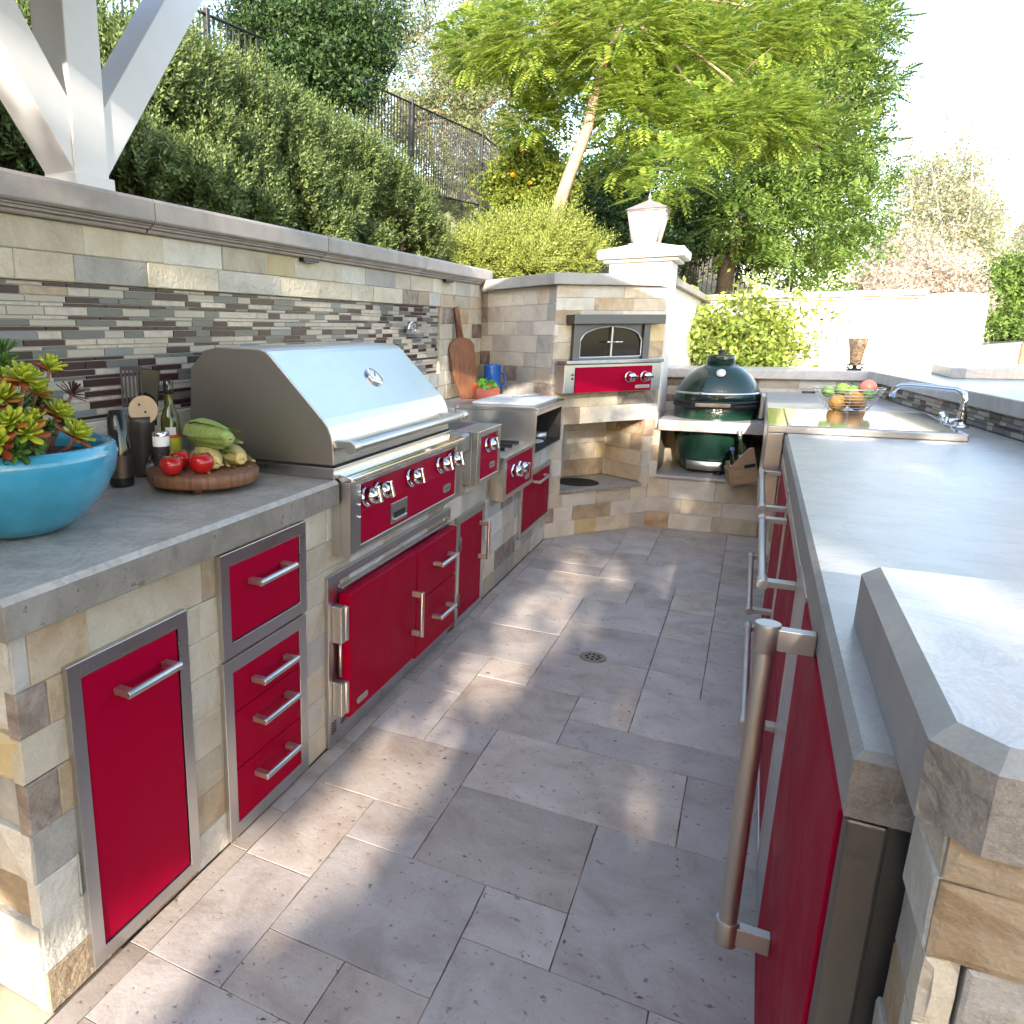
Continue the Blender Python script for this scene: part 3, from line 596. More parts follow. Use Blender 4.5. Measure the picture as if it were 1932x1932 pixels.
HC = FD @ Vector((.40, -.20, 0)); mb = MB(); mb.lathe([(.001,.3335),(.135,.3335),(.145,.336),(.152,.3335),(.152,.332)], (HC.x, HC.y, 0), 36); mb.build('round_opening', 'dark', ni)
mb = MB(); dbox(mb, -.09, .868, -.70, .032, 1.702, 1.774); dbox(mb, -.09, -.03, -1.0, -.70, 1.702, 1.774)
mb.build('cap', 'cap2', pier, .004)
# pizza oven
t = thing('pizza_oven', 'built-in pizza oven with arched glass doors and a red control panel', 'oven', tuple(FD @ Vector((.4, 0, 1.0))))
mb = MB(); dbox(mb, .046, .818, .002, .085, 1.452, 1.513); mb.build('canopy', 'steel_o', t, .003)
for s_ in (.095, .690): mb = MB(); dbox(mb, s_, s_+.0545, .002, .030, 1.222, 1.4515); mb.build('side_post', 'steel_o', t, .002)
def arch(s0, s1, zb, zs, zp, n=16):
    c = (s0+s1)/2; h = (s1-s0)/2
    return [(s0+ (s1-s0)*k/n, zs + (zp-zs)*math.sqrt(max(0, 1-((s0+(s1-s0)*k/n-c)/h)**2))) for k in range(n+1)]
s0, s1, zb = .158, .684, 1.236; top = arch(s0, s1, zb, 1.345, 1.436)
mb = MB()
for (a, za), (b2, zb2) in zip(top, top[1:]):      # steel plate with the arch cut out of it
    mb.add([FD @ Vector(v) for v in ((a,.014,za),(b2,.014,zb2),(b2,.014,1.4515),(a,.014,1.4515),(a,.004,za),(b2,.004,zb2))], [(0,1,2,3),(0,4,5,1)])
dbox(mb, .150, s0, .004, .014, 1.222, 1.4515); dbox(mb, s1, .690, .004, .014, 1.222, 1.4515); dbox(mb, s0, s1, .004, .014, 1.222, zb); mb.build('arch_plate', 'steel_o', t)
for lo, hi in ((0, 8), (8, 16)):
    seg = top[lo:hi+1]; poly = [(seg[0][0], zb)] + seg + [(seg[-1][0], zb)]
    mb = MB(); n_ = len(poly); mb.add([FD @ Vector((a, .006, z)) for a, z in poly], [tuple(range(n_))]); gl = mb.build('glass_door', 'glass', t)
    rim = MB(); rim.tube([FD @ Vector((a, .014, z)) for a, z in poly + poly[:1]], .006, 8, caps=False); rim.build('door_rim', 'steel_sat', gl)
    sh = .405 if lo == 0 else .435; k2 = MB(); k2.tube([FD @ Vector((sh, .014, 1.335)), FD @ Vector((sh, .05, 1.335)), FD @ Vector((sh + (-.05 if lo == 0 else .05), .05, 1.335))], .006, 8); k2.build('door_handle', 'chrome', gl)
mb = MB(); dbox(mb, .413, .427, .006, .022, zb, 1.434); mb.build('centre_bar', 'steel_sat', t)
mb = MB(); dbox(mb, -.022, .80, .002, .118, 1.196, 1.2215); mb.build('landing_shelf', 'mirror', t, .004)
mb = MB(); dbox(mb, -.020, .80, .002, .098, 1.008, 1.1955); mb.build('control_box', 'steel', t, .004)
mb = MB(); dbox(mb, .066, .716, .0985, .104, 1.010, 1.176); cp = mb.build('control_panel', 'red', t, .0015)
for s_ in (.513, .647): knob(cp, None, Mx=FD @ Matrix.Translation((s_, .104, 1.104)) @ Matrix.Rotation(R_(-90), 4, 'X'), big=1.05)
mb = MB(); dbox(mb, .575, .700, .1045, .1075, 1.026, 1.048); bd = mb.build('badge', 'steel_sat', cp, .001)
mb = MB()
for k in range(7): dbox(mb, .595+k*.0135, .601+k*.0135, .1076, .1082, 1.033, 1.041)
mb.build('badge_strokes', 'steel_d', bd)
for zz in (1.13, 1.105): MB().lathe([(.001,0),(.007,0),(.006,.006),(.001,.007)], n=10, mat=FD @ Matrix.Translation((.045, .098, zz)) @ Matrix.Rotation(R_(-90), 4, 'X')).build('switch_button', 'black', t)

# ------------------------------------------------------------------ stucco pillar with lantern behind the pier
FP = frame2((-1.02, 6.02), (1, 0), (0, -1)); PWd = .42
t = thing('stucco_pillar', 'white stucco pillar with a stepped cap behind the oven pier', 'pillar', (-.8, 6.3, 0))
MB().box(0, PWd, -PWd, 0, 0, 1.885, FP).build('shaft', 'stucco', t, .006)
mb = MB(); mb.box(-.04, PWd+.04, -PWd-.04, .04, 1.885, 1.91, FP); mb.box(-.08, PWd+.08, -PWd-.08, .08, 1.91, 1.975, FP); mb.build('cap', 'stucco', t, .012, 3)
mb = MB(); mb.add([FP @ Vector(v) for v in ((-.05,.05,1.975),(.47,.05,1.975),(.47,-.47,1.975),(-.05,-.47,1.975),(.09,-.09,2.012),(.33,-.09,2.012),(.33,-.33,2.012),(.09,-.33,2.012))], [(0,1,5,4),(1,2,6,5),(2,3,7,6),(3,0,4,7),(4,5,6,7)]); mb.build('cap_slope', 'stucco', t)
M['lant'] = plain('weathered_lantern_metal', (.24,.21,.20), .6, .2, noise=.15)
t = thing('pillar_lantern', 'tapered lantern with frosted panes standing on the white stucco pillar', 'lantern', tuple(FP @ Vector((.21, -.21, 2.012))))
def lring(h0, w0, h1, w1, o=.0):
    c = (.21, -.21); return [FP @ Vector((c[0]+sx*w0, c[1]+sy*w0, h0)) for sx, sy in ((-1,1),(1,1),(1,-1),(-1,-1))], [FP @ Vector((c[0]+sx*w1, c[1]+sy*w1, h1)) for sx, sy in ((-1,1),(1,1),(1,-1),(-1,-1))]
MB().box(.21-.11, .21+.11, -.32, -.10, 2.012, 2.026, FP).build('base', 'lant', t, .004)
lo, hi = lring(2.028, .082, 2.250, .122)
for k in range(4):
    mb = MB(); mb.add([lo[k], lo[(k+1) % 4], hi[(k+1) % 4], hi[k]], [(0,1,2,3)]); mb.build('pane', 'frost', t)
    mb = MB(); mb.tube([lo[k], hi[k]], .009, 6); mb.tube([lo[k], lo[(k+1) % 4]], .008, 6); mb.tube([hi[k], hi[(k+1) % 4]], .010, 6); mb.build('frame_bar', 'lant', t)
lo, hi = lring(2.255, .142, 2.322, .018); mb = MB(); mb.add(lo+hi, [(0,1,5,4),(1,2,6,5),(2,3,7,6),(3,0,4,7),(3,2,1,0)]); mb.build('roof', 'lant', t, .004)
c_ = FP @ Vector((.21, -.21, 0)); MB().lathe([(.020,2.320),(.008,2.333),(.013,2.346),(.005,2.37),(.001,2.385)], (c_.x, c_.y, 0), 14).build('finial', 'lant', t)
# ------------------------------------------------------------------ egg bay
YG = 5.84
t = thing('smoker_bay', 'low stone-clad bay with a shelf opening that holds the green smoker', 'wall', (-.2, 6.1, 0))
mb = MB(); mb.box(-.62, .14, YG+.03, 6.55, 0, .366); mb.box(-.62, -.575, YG+.03, 6.55, .366, .712); mb.box(.10, .14, YG+.03, 6.55, .366, .712); mb.box(-.62, .14, 6.50, 6.62, .366, 1.05); mb.build('core', 'mortar', t)
FG = frame2((0, YG), (1, 0), (0, -1))
stones(t, FG, -.64, .12, [0, .115, .225, .37, .49, .60, .714], (.15,.4), cut=[(-.556,.115,.37,.714)], seed=61)
stones(t, frame2((0, 6.5), (1, 0), (0, -1)), -.6, .74, [.792, .86, .92, .985, 1.05], (.08,.26), seed=62, pal=['st_grey','st_white','st_white','st_cream','st_brown'])
mb = MB(); mb.box(-.565, .125, YG-.012, 6.48, .370, .392); mb.build('lower_shelf', 'counter_r', t, .003)
mb = MB(); mb.box(-.572, .134, YG-.022, 6.49, .715, .790); mb.build('upper_slab', 'counter_r', t, .004)
egg = thing('ceramic_smoker', 'dark green dimpled egg-shaped ceramic smoker in its stone bay', 'smoker', (-.232, 6.17, .392))
m, tt, b, L = nodes('green_ceramic'); b.inputs['Base Color'].default_value = (.006,.030,.020,1); b.inputs['Roughness'].default_value = .16; b.inputs['Coat Weight'].default_value = .4
tc = N(tt, 'ShaderNodeTexCoord'); vo = N(tt, 'ShaderNodeTexVoronoi', i_Scale=70.0); L.new(tc.outputs['Object'], vo.inputs['Vector']); bp = N(tt, 'ShaderNodeBump', i_Strength=.35, i_Distance=.004); L.new(vo.outputs['Distance'], bp.inputs['Height']); L.new(bp.outputs[0], b.inputs['Normal']); M['egg'] = m
EC = (-.232, 6.17, 0)
MB().lathe([(.12,.40),(.17,.41),(.205,.46),(.235,.55),(.262,.68),(.272,.78),(.276,.87),(.268,.885)], EC, 48).build('bowl', 'egg', egg)
lid = MB().lathe([(.268,.905),(.278,.915),(.277,.95),(.268,.985),(.245,1.04),(.205,1.095),(.155,1.14),(.105,1.166),(.085,1.170)], EC, 48).build('lid', 'egg', egg)
MB().lathe([(.281,.872),(.286,.876),(.286,.892),(.279,.894),(.279,.900),(.286,.902),(.286,.918),(.281,.922),(.268,.922),(.268,.872)], EC, 48).build('band', 'black', egg)
MB().lathe([(.270,.968),(.279,.966),(.281,.972),(.272,.980)], EC, 48).build('lid_band', 'chrome', lid)
cp = MB().lathe([(.083,1.165),(.092,1.168),(.093,1.225),(.088,1.234),(.03,1.236)], EC, 32).build('chimney_cap', 'egg', egg); MB().lathe([(.03,1.234),(.018,1.244),(.028,1.256),(.020,1.268),(.001,1.272)], EC, 20).build('cap_knob', 'black', cp)
vd = Vector((.0+.232, -6.17)).normalized(); FG2 = frame2((EC[0], EC[1]), (-vd.y, vd.x), (vd.x, vd.y))
mb = MB(); mb.box(-.13, .09, .30, .325, .887, .912, FG2); mb.build('handle', 'st_tan', egg, .006); mb = MB(); mb.box(-.155, -.125, .27, .31, .885, .915, FG2); mb.box(.085, .115, .27, .31, .885, .915, FG2); mb.build('handle_bracket', 'black', egg)
MB().lathe([(.001,0),(.028,0),(.030,.008),(.001,.010)], n=20, mat=FG2 @ Matrix.Translation((.01, .195, 1.112)) @ Matrix.Rotation(R_(-58), 4, 'X')).build('thermometer', 'dial', lid)
a0 = math.atan2(vd.y, vd.x)
MB().lathe([(.210,.425),(.216,.425),(.233,.490),(.227,.492)], EC, 16, a0=a0-.75, a1=a0+.35).build('draft_door', 'steel_sat', egg)
mb = MB()
for k in range(3): a = a0 + k*2.094 + .5; mb.box(-.02, .02, -.02, .02, .3925, .41, Matrix.Translation((EC[0]+.13*math.cos(a), EC[1]+.13*math.sin(a), 0)))
mb.build('foot', 'black', egg)
mb = MB(); mb.box(.045, .075, 6.05, 6.25, .80, .97); mb.build('hinge_spring', 'steel_sat', egg, .006)
# wooden crate with bottles, tipped against the sink cabinet
M['crate'] = plain('crate_wood', (.34,.225,.135), .7, noise=.22, scale=14, stretch=(1,1,6), bump=.15)
CR = Matrix.Translation((-.004, 5.80, .3945)) @ Matrix.Rotation(R_(12), 4, 'Z') @ Matrix.Rotation(R_(-14), 4, 'Y')
t = thing('bottle_crate', 'small wooden carry crate with bottles beside the green smoker', 'crate', (-.004, 5.80, .3945))
mb = MB(); mb.add([CR @ Vector(v) for v in ((-.075,-.09,.0),(.085,-.09,.0),(.085,-.09,.235),(.055,-.09,.235),(-.075,-.09,.13),(-.075,-.075,.0),(.085,-.075,.0),(.085,-.075,.235),(.055,-.075,.235),(-.075,-.075,.13))], [(0,1,2,3,4),(9,8,7,6,5),(0,5,6,1),(1,6,7,2),(2,7,8,3),(3,8,9,4),(4,9,5,0)]); mb.build('side_board', 'crate', t, .003)
for y0_, y1_ in ((.05, .065),): MB().box(-.075, .085, y0_, y1_, 0, .15, CR).build('side_board', 'crate', t, .003)
MB().box(-.075, .085, -.075, .05, 0, .012, CR).build('bottom_board', 'crate', t); MB().box(-.088, -.075, -.09, .065, 0, .12, CR).build('end_board', 'crate', t, .003)
MB().box(.01, .075, -.093, -.0905, .105, .128, CR).build('hand_hole', 'dark', t)
M['bot_dark'] = plain('dark_bottle_glass', (.012,.016,.014), .08, spec=.7); M['bot_lab'] = plain('white_label', (.62,.66,.68), .5); M['bot_cap'] = plain('blue_cap', (.08,.13,.28), .4); M['bot_green'] = plain('green_bottle_glass', (.05,.08,.03), .1, spec=.7)
for (bx, by, h_, g_, cp_, lab) in ((-.035, -.03, .24, 'bot_dark', 'bot_cap', 'dark bottle with a blue cap in the wooden crate'), (.03, .0, .34, 'bot_green', 'steel_sat', 'tall green bottle leaning in the wooden crate')):
    Bm = CR @ Matrix.Translation((bx, by, .012)); bt = thing('bottle', lab, 'bottle', tuple((Bm @ Vector((0,0,0)))))
    MB().lathe([(.001,0),(.028,0),(.030,.008),(.030,h_*.58),(.024,h_*.68),(.012,h_*.78),(.012,h_*.92),(.001,h_*.92)], n=20, mat=Bm).build('glass', g_, bt)
    MB().lathe([(.0306,h_*.18),(.0306,h_*.52)], n=20, mat=Bm).build('paper_label', 'bot_lab', bt); MB().lathe([(.0145,h_*.90),(.0145,h_*1.0),(.001,h_*1.0)], n=16, mat=Bm).build('cap', cp_, bt)

# ------------------------------------------------------------------ right run
XR = .142
LP0, LP1 = Vector((1.42, .3)), Vector((.715, 6.50)); LU = (LP1-LP0).normalized(); LN = Vector((-LU.y, LU.x))
if LN.x > 0: LN = -LN
def lx(y): return LP0.x + (LP1.x-LP0.x)*(y-LP0.y)/(LP1.y-LP0.y)
t = thing('sink_counter_base', 'stone core under the long right-hand counter', 'wall', (.6, 3.5, 0))
mb = MB(); mb.add([(XR+.05,1.2,0),(lx(1.2)-.05,1.2,0),(lx(6.5)-.05,6.5,0),(XR+.05,6.5,0),(XR+.05,1.2,.868),(lx(1.2)-.05,1.2,.868),(lx(6.5)-.05,6.5,.868),(XR+.05,6.5,.868)], [(0,1,2,3),(4,5,6,7),(0,1,5,4),(1,2,6,5),(2,3,7,6),(3,0,4,7)]); mb.build('core', 'mortar', t)
stones(t, frame2((XR+.02, 0), (0, -1), (-1, 0)), -5.86, -4.80, rowz(0, .868, 8, 6), (.2,.4), seed=63)
poly = [(XR, .95), (lx(.95), .95), (lx(6.5), 6.5), (XR-.07, 6.5), (XR-.07, 4.86), (XR, 4.86)]
mb = MB()
def bev_slab(mb, poly, z0, z1, ch):
    n = len(poly); c = Vector((sum(p[0] for p in poly)/n, sum(p[1] for p in poly)/n)); P = [Vector(p) for p in poly]; ins = []
    for i in range(n):
        a, b_, c2 = P[i-1], P[i], P[(i+1) % n]; d1, d2 = (b_-a).normalized(), (c2-b_).normalized(); n1, n2 = Vector((-d1.y, d1.x)), Vector((-d2.y, d2.x))
        k = (n1+n2); k = k/(1+n1.dot(n2)); ins.append(b_ + k*ch)
    vs = [(p.x, p.y, z0) for p in P] + [(p.x, p.y, z1-ch) for p in P] + [(p.x, p.y, z1) for p in ins]
    mb.cur = 0; mb.add(vs, [tuple(range(2*n, 3*n))]); k0 = len(mb.v)-3*n
    fs = []; mi = []
    for i in range(n):
        j = (i+1) % n; fs.append((k0+i, k0+j, k0+n+j, k0+n+i)); mi.append(2); fs.append((k0+n+i, k0+n+j, k0+2*n+j, k0+2*n+i)); mi.append(1)
    fs.append(tuple(k0+i for i in range(n))[::-1]); mi.append(2)
    mb.f += fs; mb.mi += mi; mb.sm += [False]*len(fs); return mb
M['edge_r'] = rock('honed_limestone_edge', [(.30,.30,.28),(.38,.38,.36),(.44,.44,.42)], scale=6, rough=.5, bump=.12, bscale=60)
o = bev_slab(MB(), poly, .872, ZC, .010).build('stone_countertop', ['counter_r', 'edge_r', 'edge_r']); o.data.materials.append(M['counter_edge'])
for p in o.data.polygons:
    if p.normal.y < -.95: p.material_index = 3
tag(o, 'long pale limestone countertop with the sink on the right', 'countertop')
# raised bar end in the foreground
bp_ = [(.180, .838), (.222, .792), (2.2, .770), (2.2, 1.405), (.180, 1.405)]
M['edge_smooth'] = rock('honed_apron_face', [(.26,.245,.245),(.33,.315,.31),(.39,.375,.37)], scale=5, rough=.5, bump=.12, bscale=60)  # bar slab's left face, its shade put into a darker stone tone
o = bev_slab(MB(), bp_, .9562, 1.058, .020).build('raised_bar_top', ['counter_r', 'edge_r', 'counter_edge'])
for p in o.data.polygons:
    if p.normal.x < -.95: p.material_index = 3
o.data.materials.append(M['edge_smooth'])
tag(o, 'thick raised limestone bar top with a clipped corner in the right foreground', 'bar top')
t = thing('bar_support_wall', 'rough stacked-stone pier under the raised bar top, lower right corner', 'wall', (1.2, 1.0, 0))
mb = MB(); mb.box(.235, 2.1, .855, 1.3, 0, .954); mb.build('core', 'mortar', t)
FK = frame2((.205, .825), (1, 0), (0, -1)); rk = rowz(0, .954, 13, 12, .45)
stones(t, FK, 0, 1.5, rk, (.05,.24), seed=71, rough=.008, depth=.04, chip=.006, pal=['st_cream']*3+['st_tan']*3+['st_grey']*3+['st_white']*2+['st_brown'], gap=.004)
stones(t, frame2((.205, .825), (0, 1), (-1, 0)), .005, .122, rk, (.2,.4), seed=72, rough=.004, pal=['st_grey','st_cream','st_tan','st_white'])
# raised ledge with mosaic splash
lw = thing('bar_ledge_wall', 'low wall with mosaic splash behind the sink, topped by a grey ledge', 'wall', (.9, 4, 0))
FLm = frame2(LP0, LU, LN); Lh = (LP1-LP0).length
mb = MB(); mb.box(1.1, Lh, -.34, -.013, 0, 1.05, FLm); mb.build('core', 'mortar', lw)
ya_ = 2.2
mosaic(lw, FLm, ya_, Lh, ZC+.001, 1.0495, [.012,.024,.019,.012,.026], (.07,.10,.125,.145), 73)
mb = MB(); mb.prism([(1.1,-.60),(Lh+.02,-.60),(Lh+.02,.035),(1.1,.035)], 1.05, 1.12, 'z', FLm); o = mb.build('bar_ledge', 'counter_r', None, .006); tag(o, 'grey limestone bar ledge running behind the sink', 'bar ledge')
mb = MB(); mb.box(-.62, lx(6.5)+.01, 6.465, 6.95, 1.051, 1.1195); o = mb.build('bar_ledge', 'counter_r', None, .006); tag(o, 'grey limestone ledge at the back, behind the green smoker', 'bar ledge')
mb = MB(); mb.prism([(1.00,5.70),(1.06,5.655),(3.2,5.68),(3.2,6.3),(1.0,6.3)], 1.1205, 1.182, 'z'); o = mb.build('outer_counter', 'counter_r', None, .006); tag(o, 'further raised stone slab crossing behind the bar ledge at the right edge', 'counter')
# fridge with end panel
t = thing('refrigerator', 'tall red-fronted outdoor refrigerator with a round steel bar handle in the foreground', 'refrigerator', (.45, 1.37, 0))
mb = MB(); mb.box(.170, .72, .975, 1.80, .02, .868); mb.build('cabinet', 'steel_d', t)
box('end_panel', 'steel_d', (.1445, .186, .951, .974, .0, .869), t, .004)
dr = box('door', 'red', (.140, .168, .976, 1.775, .012, .864), t, .004)
MB().box(.150, .168, 1.777, 1.80, .012, .864).build('gasket', 'st_grey', t)
def bar_handle(parent, p0, p1, xface, r, rc, n=18):
    mb = MB(); mb.tube([p0, p1], r, n); d = (Vector(p1)-Vector(p0)).normalized()
    for p in (Vector(p0), Vector(p1)):
        s = 1 if p == Vector(p0) else -1; q = p + d*s*.05
        mb.tube([p - d*s*.004, q], rc, n); a = p + d*s*.023
        if abs(d.z) > .5: mb.box(a.x, xface, a.y-rc*.55, a.y+rc*.55, a.z-.020, a.z+.020)
        else: mb.box(a.x, xface, a.y-.016, a.y+.016, a.z-rc*.6, a.z+rc*.6)
    return mb.build('handle', 'steel_bar', parent, .0015)
bar_handle(dr, (.066, 1.475, .235), (.066, 1.475, .905), .140, .0165, .0210)
def right_unit(y0, y1, label, split, hz):
    t = thing('drawer_cabinet', label, 'cabinet', (.3, (y0+y1)/2, 0))
    mb = MB(); w = .03; x0, x1 = .140, .17
    mb.box(x0, x1, y0, y0+w, .02, .866); mb.box(x0, x1, y1-w, y1, .02, .866); mb.box(x0, x1, y0+w, y1-w, .02, .05); mb.box(x0, x1, y0+w, y1-w, .825, .866); mb.build('frame', 'steel', t, .002)
    zs = [.053] + split + [.822]
    for a, b_ in zip(zs, zs[1:]):
        f = box('drawer_front', 'red', (.144, .165, y0+w+.003, y1-w-.003, a+.002, b_-.002), t, .002)
        bar_handle(f, (.070, y0+.06, b_-hz), (.070, y1-.06, b_-hz), .144, .010, .014, 14)
    box('carcass', 'dark', (.171, .6, y0, y1, .02, .866), t); return t
right_unit(2.05, 2.96, 'red two-drawer cabinet with round bar handles next to the refrigerator', [.43], .035)
right_unit(2.99, 3.93, 'red two-drawer cabinet with round bar handles in front of the sink', [.43], .035)
box('filler', 'steel', (.142, .17, 1.803, 2.047, .02, .866), None, .002); f_ = bpy.data.objects['filler']; f_.name = 'steel_filler'; tag(f_, 'plain steel filler panel between refrigerator and drawers', 'panel')
# sink
t = thing('sink', 'polished stainless apron sink with its cover set into the right counter', 'sink', (.43, 4.4, .955))
mb = MB(); mb.box(.072, .79, 3.955, 4.85, .9555, .985); mb.build('rim', 'steel', t, .003)
mb = MB(); mb.box(.160, .775, 3.985, 4.82, .9855, .9885); mb.build('cover', 'mirror', t, .002)
mb = MB(); mb.box(.074, .150, 3.962, 4.845, .9853, .9870); mb.build('front_rail', 'mirror', t, .001); mb = MB(); mb.box(.150, .159, 3.97, 4.84, .9852, 1.0); mb.build('cover_lip', 'mirror', t, .001)
mb = MB(); mb.box(.072, .140, 3.957, 4.85, .56, .9552); mb.build('apron', 'steel', t, .004)
t = thing('faucet', 'chrome swing-arm faucet with a side lever at the sink', 'faucet', (.80, 4.20, .985))
MB().lathe([(.001,.9855),(.032,.9855),(.032,.995),(.022,1.0),(.018,1.01),(.017,1.06)], (.80,4.20,0), 20).build('base', 'chrome', t)
mb = MB(); mb.tube([(.80,4.20,.99),(.80,4.20,1.105),(.795,4.205,1.135),(.77,4.22,1.150),(.70,4.26,1.155),(.62,4.30,1.160),(.585,4.315,1.157),(.565,4.325,1.14),(.558,4.33,1.105)], .0125, 12); mb.build('spout', 'chrome', t)
mb = MB(); mb.tube([(.80,4.19,1.02),(.74,4.16,1.02)], .010, 10); mb.tube([(.735,4.158,1.012),(.72,4.15,1.055)], [.014,.010], 10); mb.tube([(.745,4.16,1.02),(.732,4.155,1.02)], .016, 12); mb.build('lever', 'chrome', t)
# wire bowl and fruit
BC = Vector((.445, 4.93, ZC)); t = thing('wire_fruit_bowl', 'round wire fruit bowl behind the sink', 'bowl', tuple(BC))
def brad(z): q = max(0, min(1, z/.145)); return .055 + .105*q**.62
mb = MB()
for k in range(9):
    z = .012 + k*.0166; r = brad(z); mb.tube([(BC.x+r*math.cos(a*math.tau/28), BC.y+r*math.sin(a*math.tau/28), ZC+z) for a in range(29)], .0016 if k < 8 else .003, 6, caps=False)
mb.build('hoop', 'steel_sat', t)
mb = MB()
for k in range(12):
    a = k*math.tau/12; mb.tube([(BC.x+brad(z)*math.cos(a), BC.y+brad(z)*math.sin(a), ZC+z) for z in (.01,.04,.08,.12,.147)], .0016, 6, caps=False)
mb.build('rib', 'steel_sat', t); mb = MB(); mb.tube([(BC.x+.055*math.cos(a*math.tau/20), BC.y+.055*math.sin(a*math.tau/20), ZC+.003) for a in range(21)], .003, 6, caps=False)
for k in range(3): a = k*2.094; mb.tube([(BC.x+.055*math.cos(a), BC.y+.055*math.sin(a), ZC+.003), (BC.x+.056*math.cos(a), BC.y+.056*math.sin(a), ZC+.013)], .0025, 6)
mb.build('foot_ring', 'steel_sat', t); MB().tube([(BC.x-.155,BC.y-.02,ZC+.118),(BC.x-.215,BC.y-.03,ZC+.118)], .006, 8).build('side_handle', 'black', t)
M['f_orange'] = plain('mango_skin', (.58,.27,.03), .4, noise=.15, scale=12, bump=.08, bscale=120); M['f_lime'] = plain('lime_skin', (.14,.27,.04), .35, noise=.2, scale=15, bump=.05); M['f_pink'] = plain('grapefruit_skin', (.62,.16,.12), .4, noise=.12, scale=12, bump=.08, bscale=120)
def fruit(name, mat, p, r, label, cat, grp=None, sq=(1,1,1), rot=0):
    me = MB(); me.lathe([(.001,-r)] + [(r*math.sin(math.pi*k/14), -r*math.cos(math.pi*k/14)) for k in range(1, 14)] + [(.001, r)], n=22)
    o = me.build(name, mat); o.location = p; o.scale = sq; o.rotation_euler = (rot, rot*.7, rot*1.3); tag(o, label, cat, grp); return o
bz = BC
for (dx, dy, dz, r, mt, nm, lab) in [(-.045,-.03,.068,.046,'f_orange','mango','orange mango at the left of the wire bowl'),(.03,-.055,.085,.047,'f_orange','mango','yellow mango at the front middle of the wire bowl'),(.05,.04,.066,.045,'f_orange','mango','orange mango low at the right of the wire bowl'),
    (-.095,-.02,.125,.030,'f_lime','lime','lime at the left rim of the wire bowl'),(-.03,.02,.140,.031,'f_lime','lime','lime on top in the middle of the wire bowl'),(.085,-.035,.115,.031,'f_lime','lime','lime in front of the pink grapefruit'),(.02,.03,.13,.030,'f_lime','lime','lime behind the yellow mango in the wire bowl'),(-.035,.07,.115,.03,'f_lime','lime','lime at the back rim of the wire bowl'),
    (.085,.025,.148,.042,'f_pink','grapefruit','pink grapefruit on top of the wire bowl')]:
    fruit(nm, mt, (bz.x+dx, bz.y+dy, ZC+dz), r, lab, nm, 'fruit in the wire bowl', (1,1,.92), dx*20)
# hurricane candle holder
t = thing('candle_holder', 'mosaic glass hurricane candle holder on a black scroll stand on the back ledge', 'candle holder', (.605, 6.50+.06, 1.1195))
m, tt, b, L = nodes('mosaic_glass'); tc = N(tt, 'ShaderNodeTexCoord'); vo = N(tt, 'ShaderNodeTexVoronoi', i_Scale=75.0); L.new(tc.outputs['Object'], vo.inputs['Vector'])
r_ = ramp(tt, [(0, (.10,.05,.03)), (.3, (.45,.22,.06)), (.6, (.38,.30,.22)), (1, (.62,.50,.34))]); L.new(vo.outputs['Color'], r_.inputs[0]); L.new(r_.outputs[0], b.inputs['Base Color']); b.inputs['Roughness'].default_value = .15; M['hurricane'] = m
HX = (.605, 6.56, 0)
MB().lathe([(.034,1.155),(.037,1.18),(.044,1.24),(.054,1.30),(.064,1.342),(.060,1.342),(.050,1.30),(.040,1.24),(.03,1.16)], HX, 28).build('glass', 'hurricane', t)
mb = MB(); mb.lathe([(.001,1.121),(.045,1.121),(.045,1.127),(.015,1.132),(.012,1.15),(.036,1.156),(.001,1.157)], HX, 20)
for s in (-1, 1):
    mb.tube([(HX[0]+s*(.02+.028*math.sin(k*.55)), HX[1]-.03, 1.125+.0085*k - (.012 if k > 5 else 0)) for k in range(8)], .004, 6); mb.tube([(HX[0]+s*(.048+.014*math.cos(k*.8)), HX[1]-.03, 1.15+.014*math.sin(k*.8)) for k in range(8)], .004, 6)
mb.build('stand', 'iron', t)

# ------------------------------------------------------------------ things on the left counter
PC = Vector((-1.545, 1.185, ZC)); M['pot'] = plain('turquoise_glaze', (.030,.28,.44), .16, coat=.6, noise=.22, scale=7, bump=.05, bscale=18); M['soil'] = plain('potting_soil', (.035,.024,.016), .95, noise=.4, scale=60, bump=.6)
t = thing('planter_bowl', 'large turquoise glazed bowl planted with succulents on the left counter', 'planter', tuple(PC))
MB().lathe([(.001,.002),(.10,.0),(.125,.008),(.165,.035),(.212,.085),(.243,.140),(.252,.185),(.246,.205),(.236,.212),(.226,.209),(.220,.195),(.222,.165)], PC, 64).build('bowl', 'pot', t)
MB().lathe([(.001,.182),(.12,.180),(.221,.172)], PC, 32).build('soil', 'soil', t)
M['succ'] = leafmat('succulent_leaf', (.22,.36,.03), (.58,.60,.06), .2, .35); M['succ_r'] = leafmat('succulent_red', (.30,.05,.02), (.50,.20,.04), .15, .35); M['succ_d'] = leafmat('succulent_dark', (.06,.025,.03), (.13,.05,.055), .1, .4); M['succ_g'] = leafmat('succulent_green', (.03,.10,.02), (.10,.22,.04), .15, .4); M['sstem'] = plain('succulent_stem', (.24,.09,.06), .6)
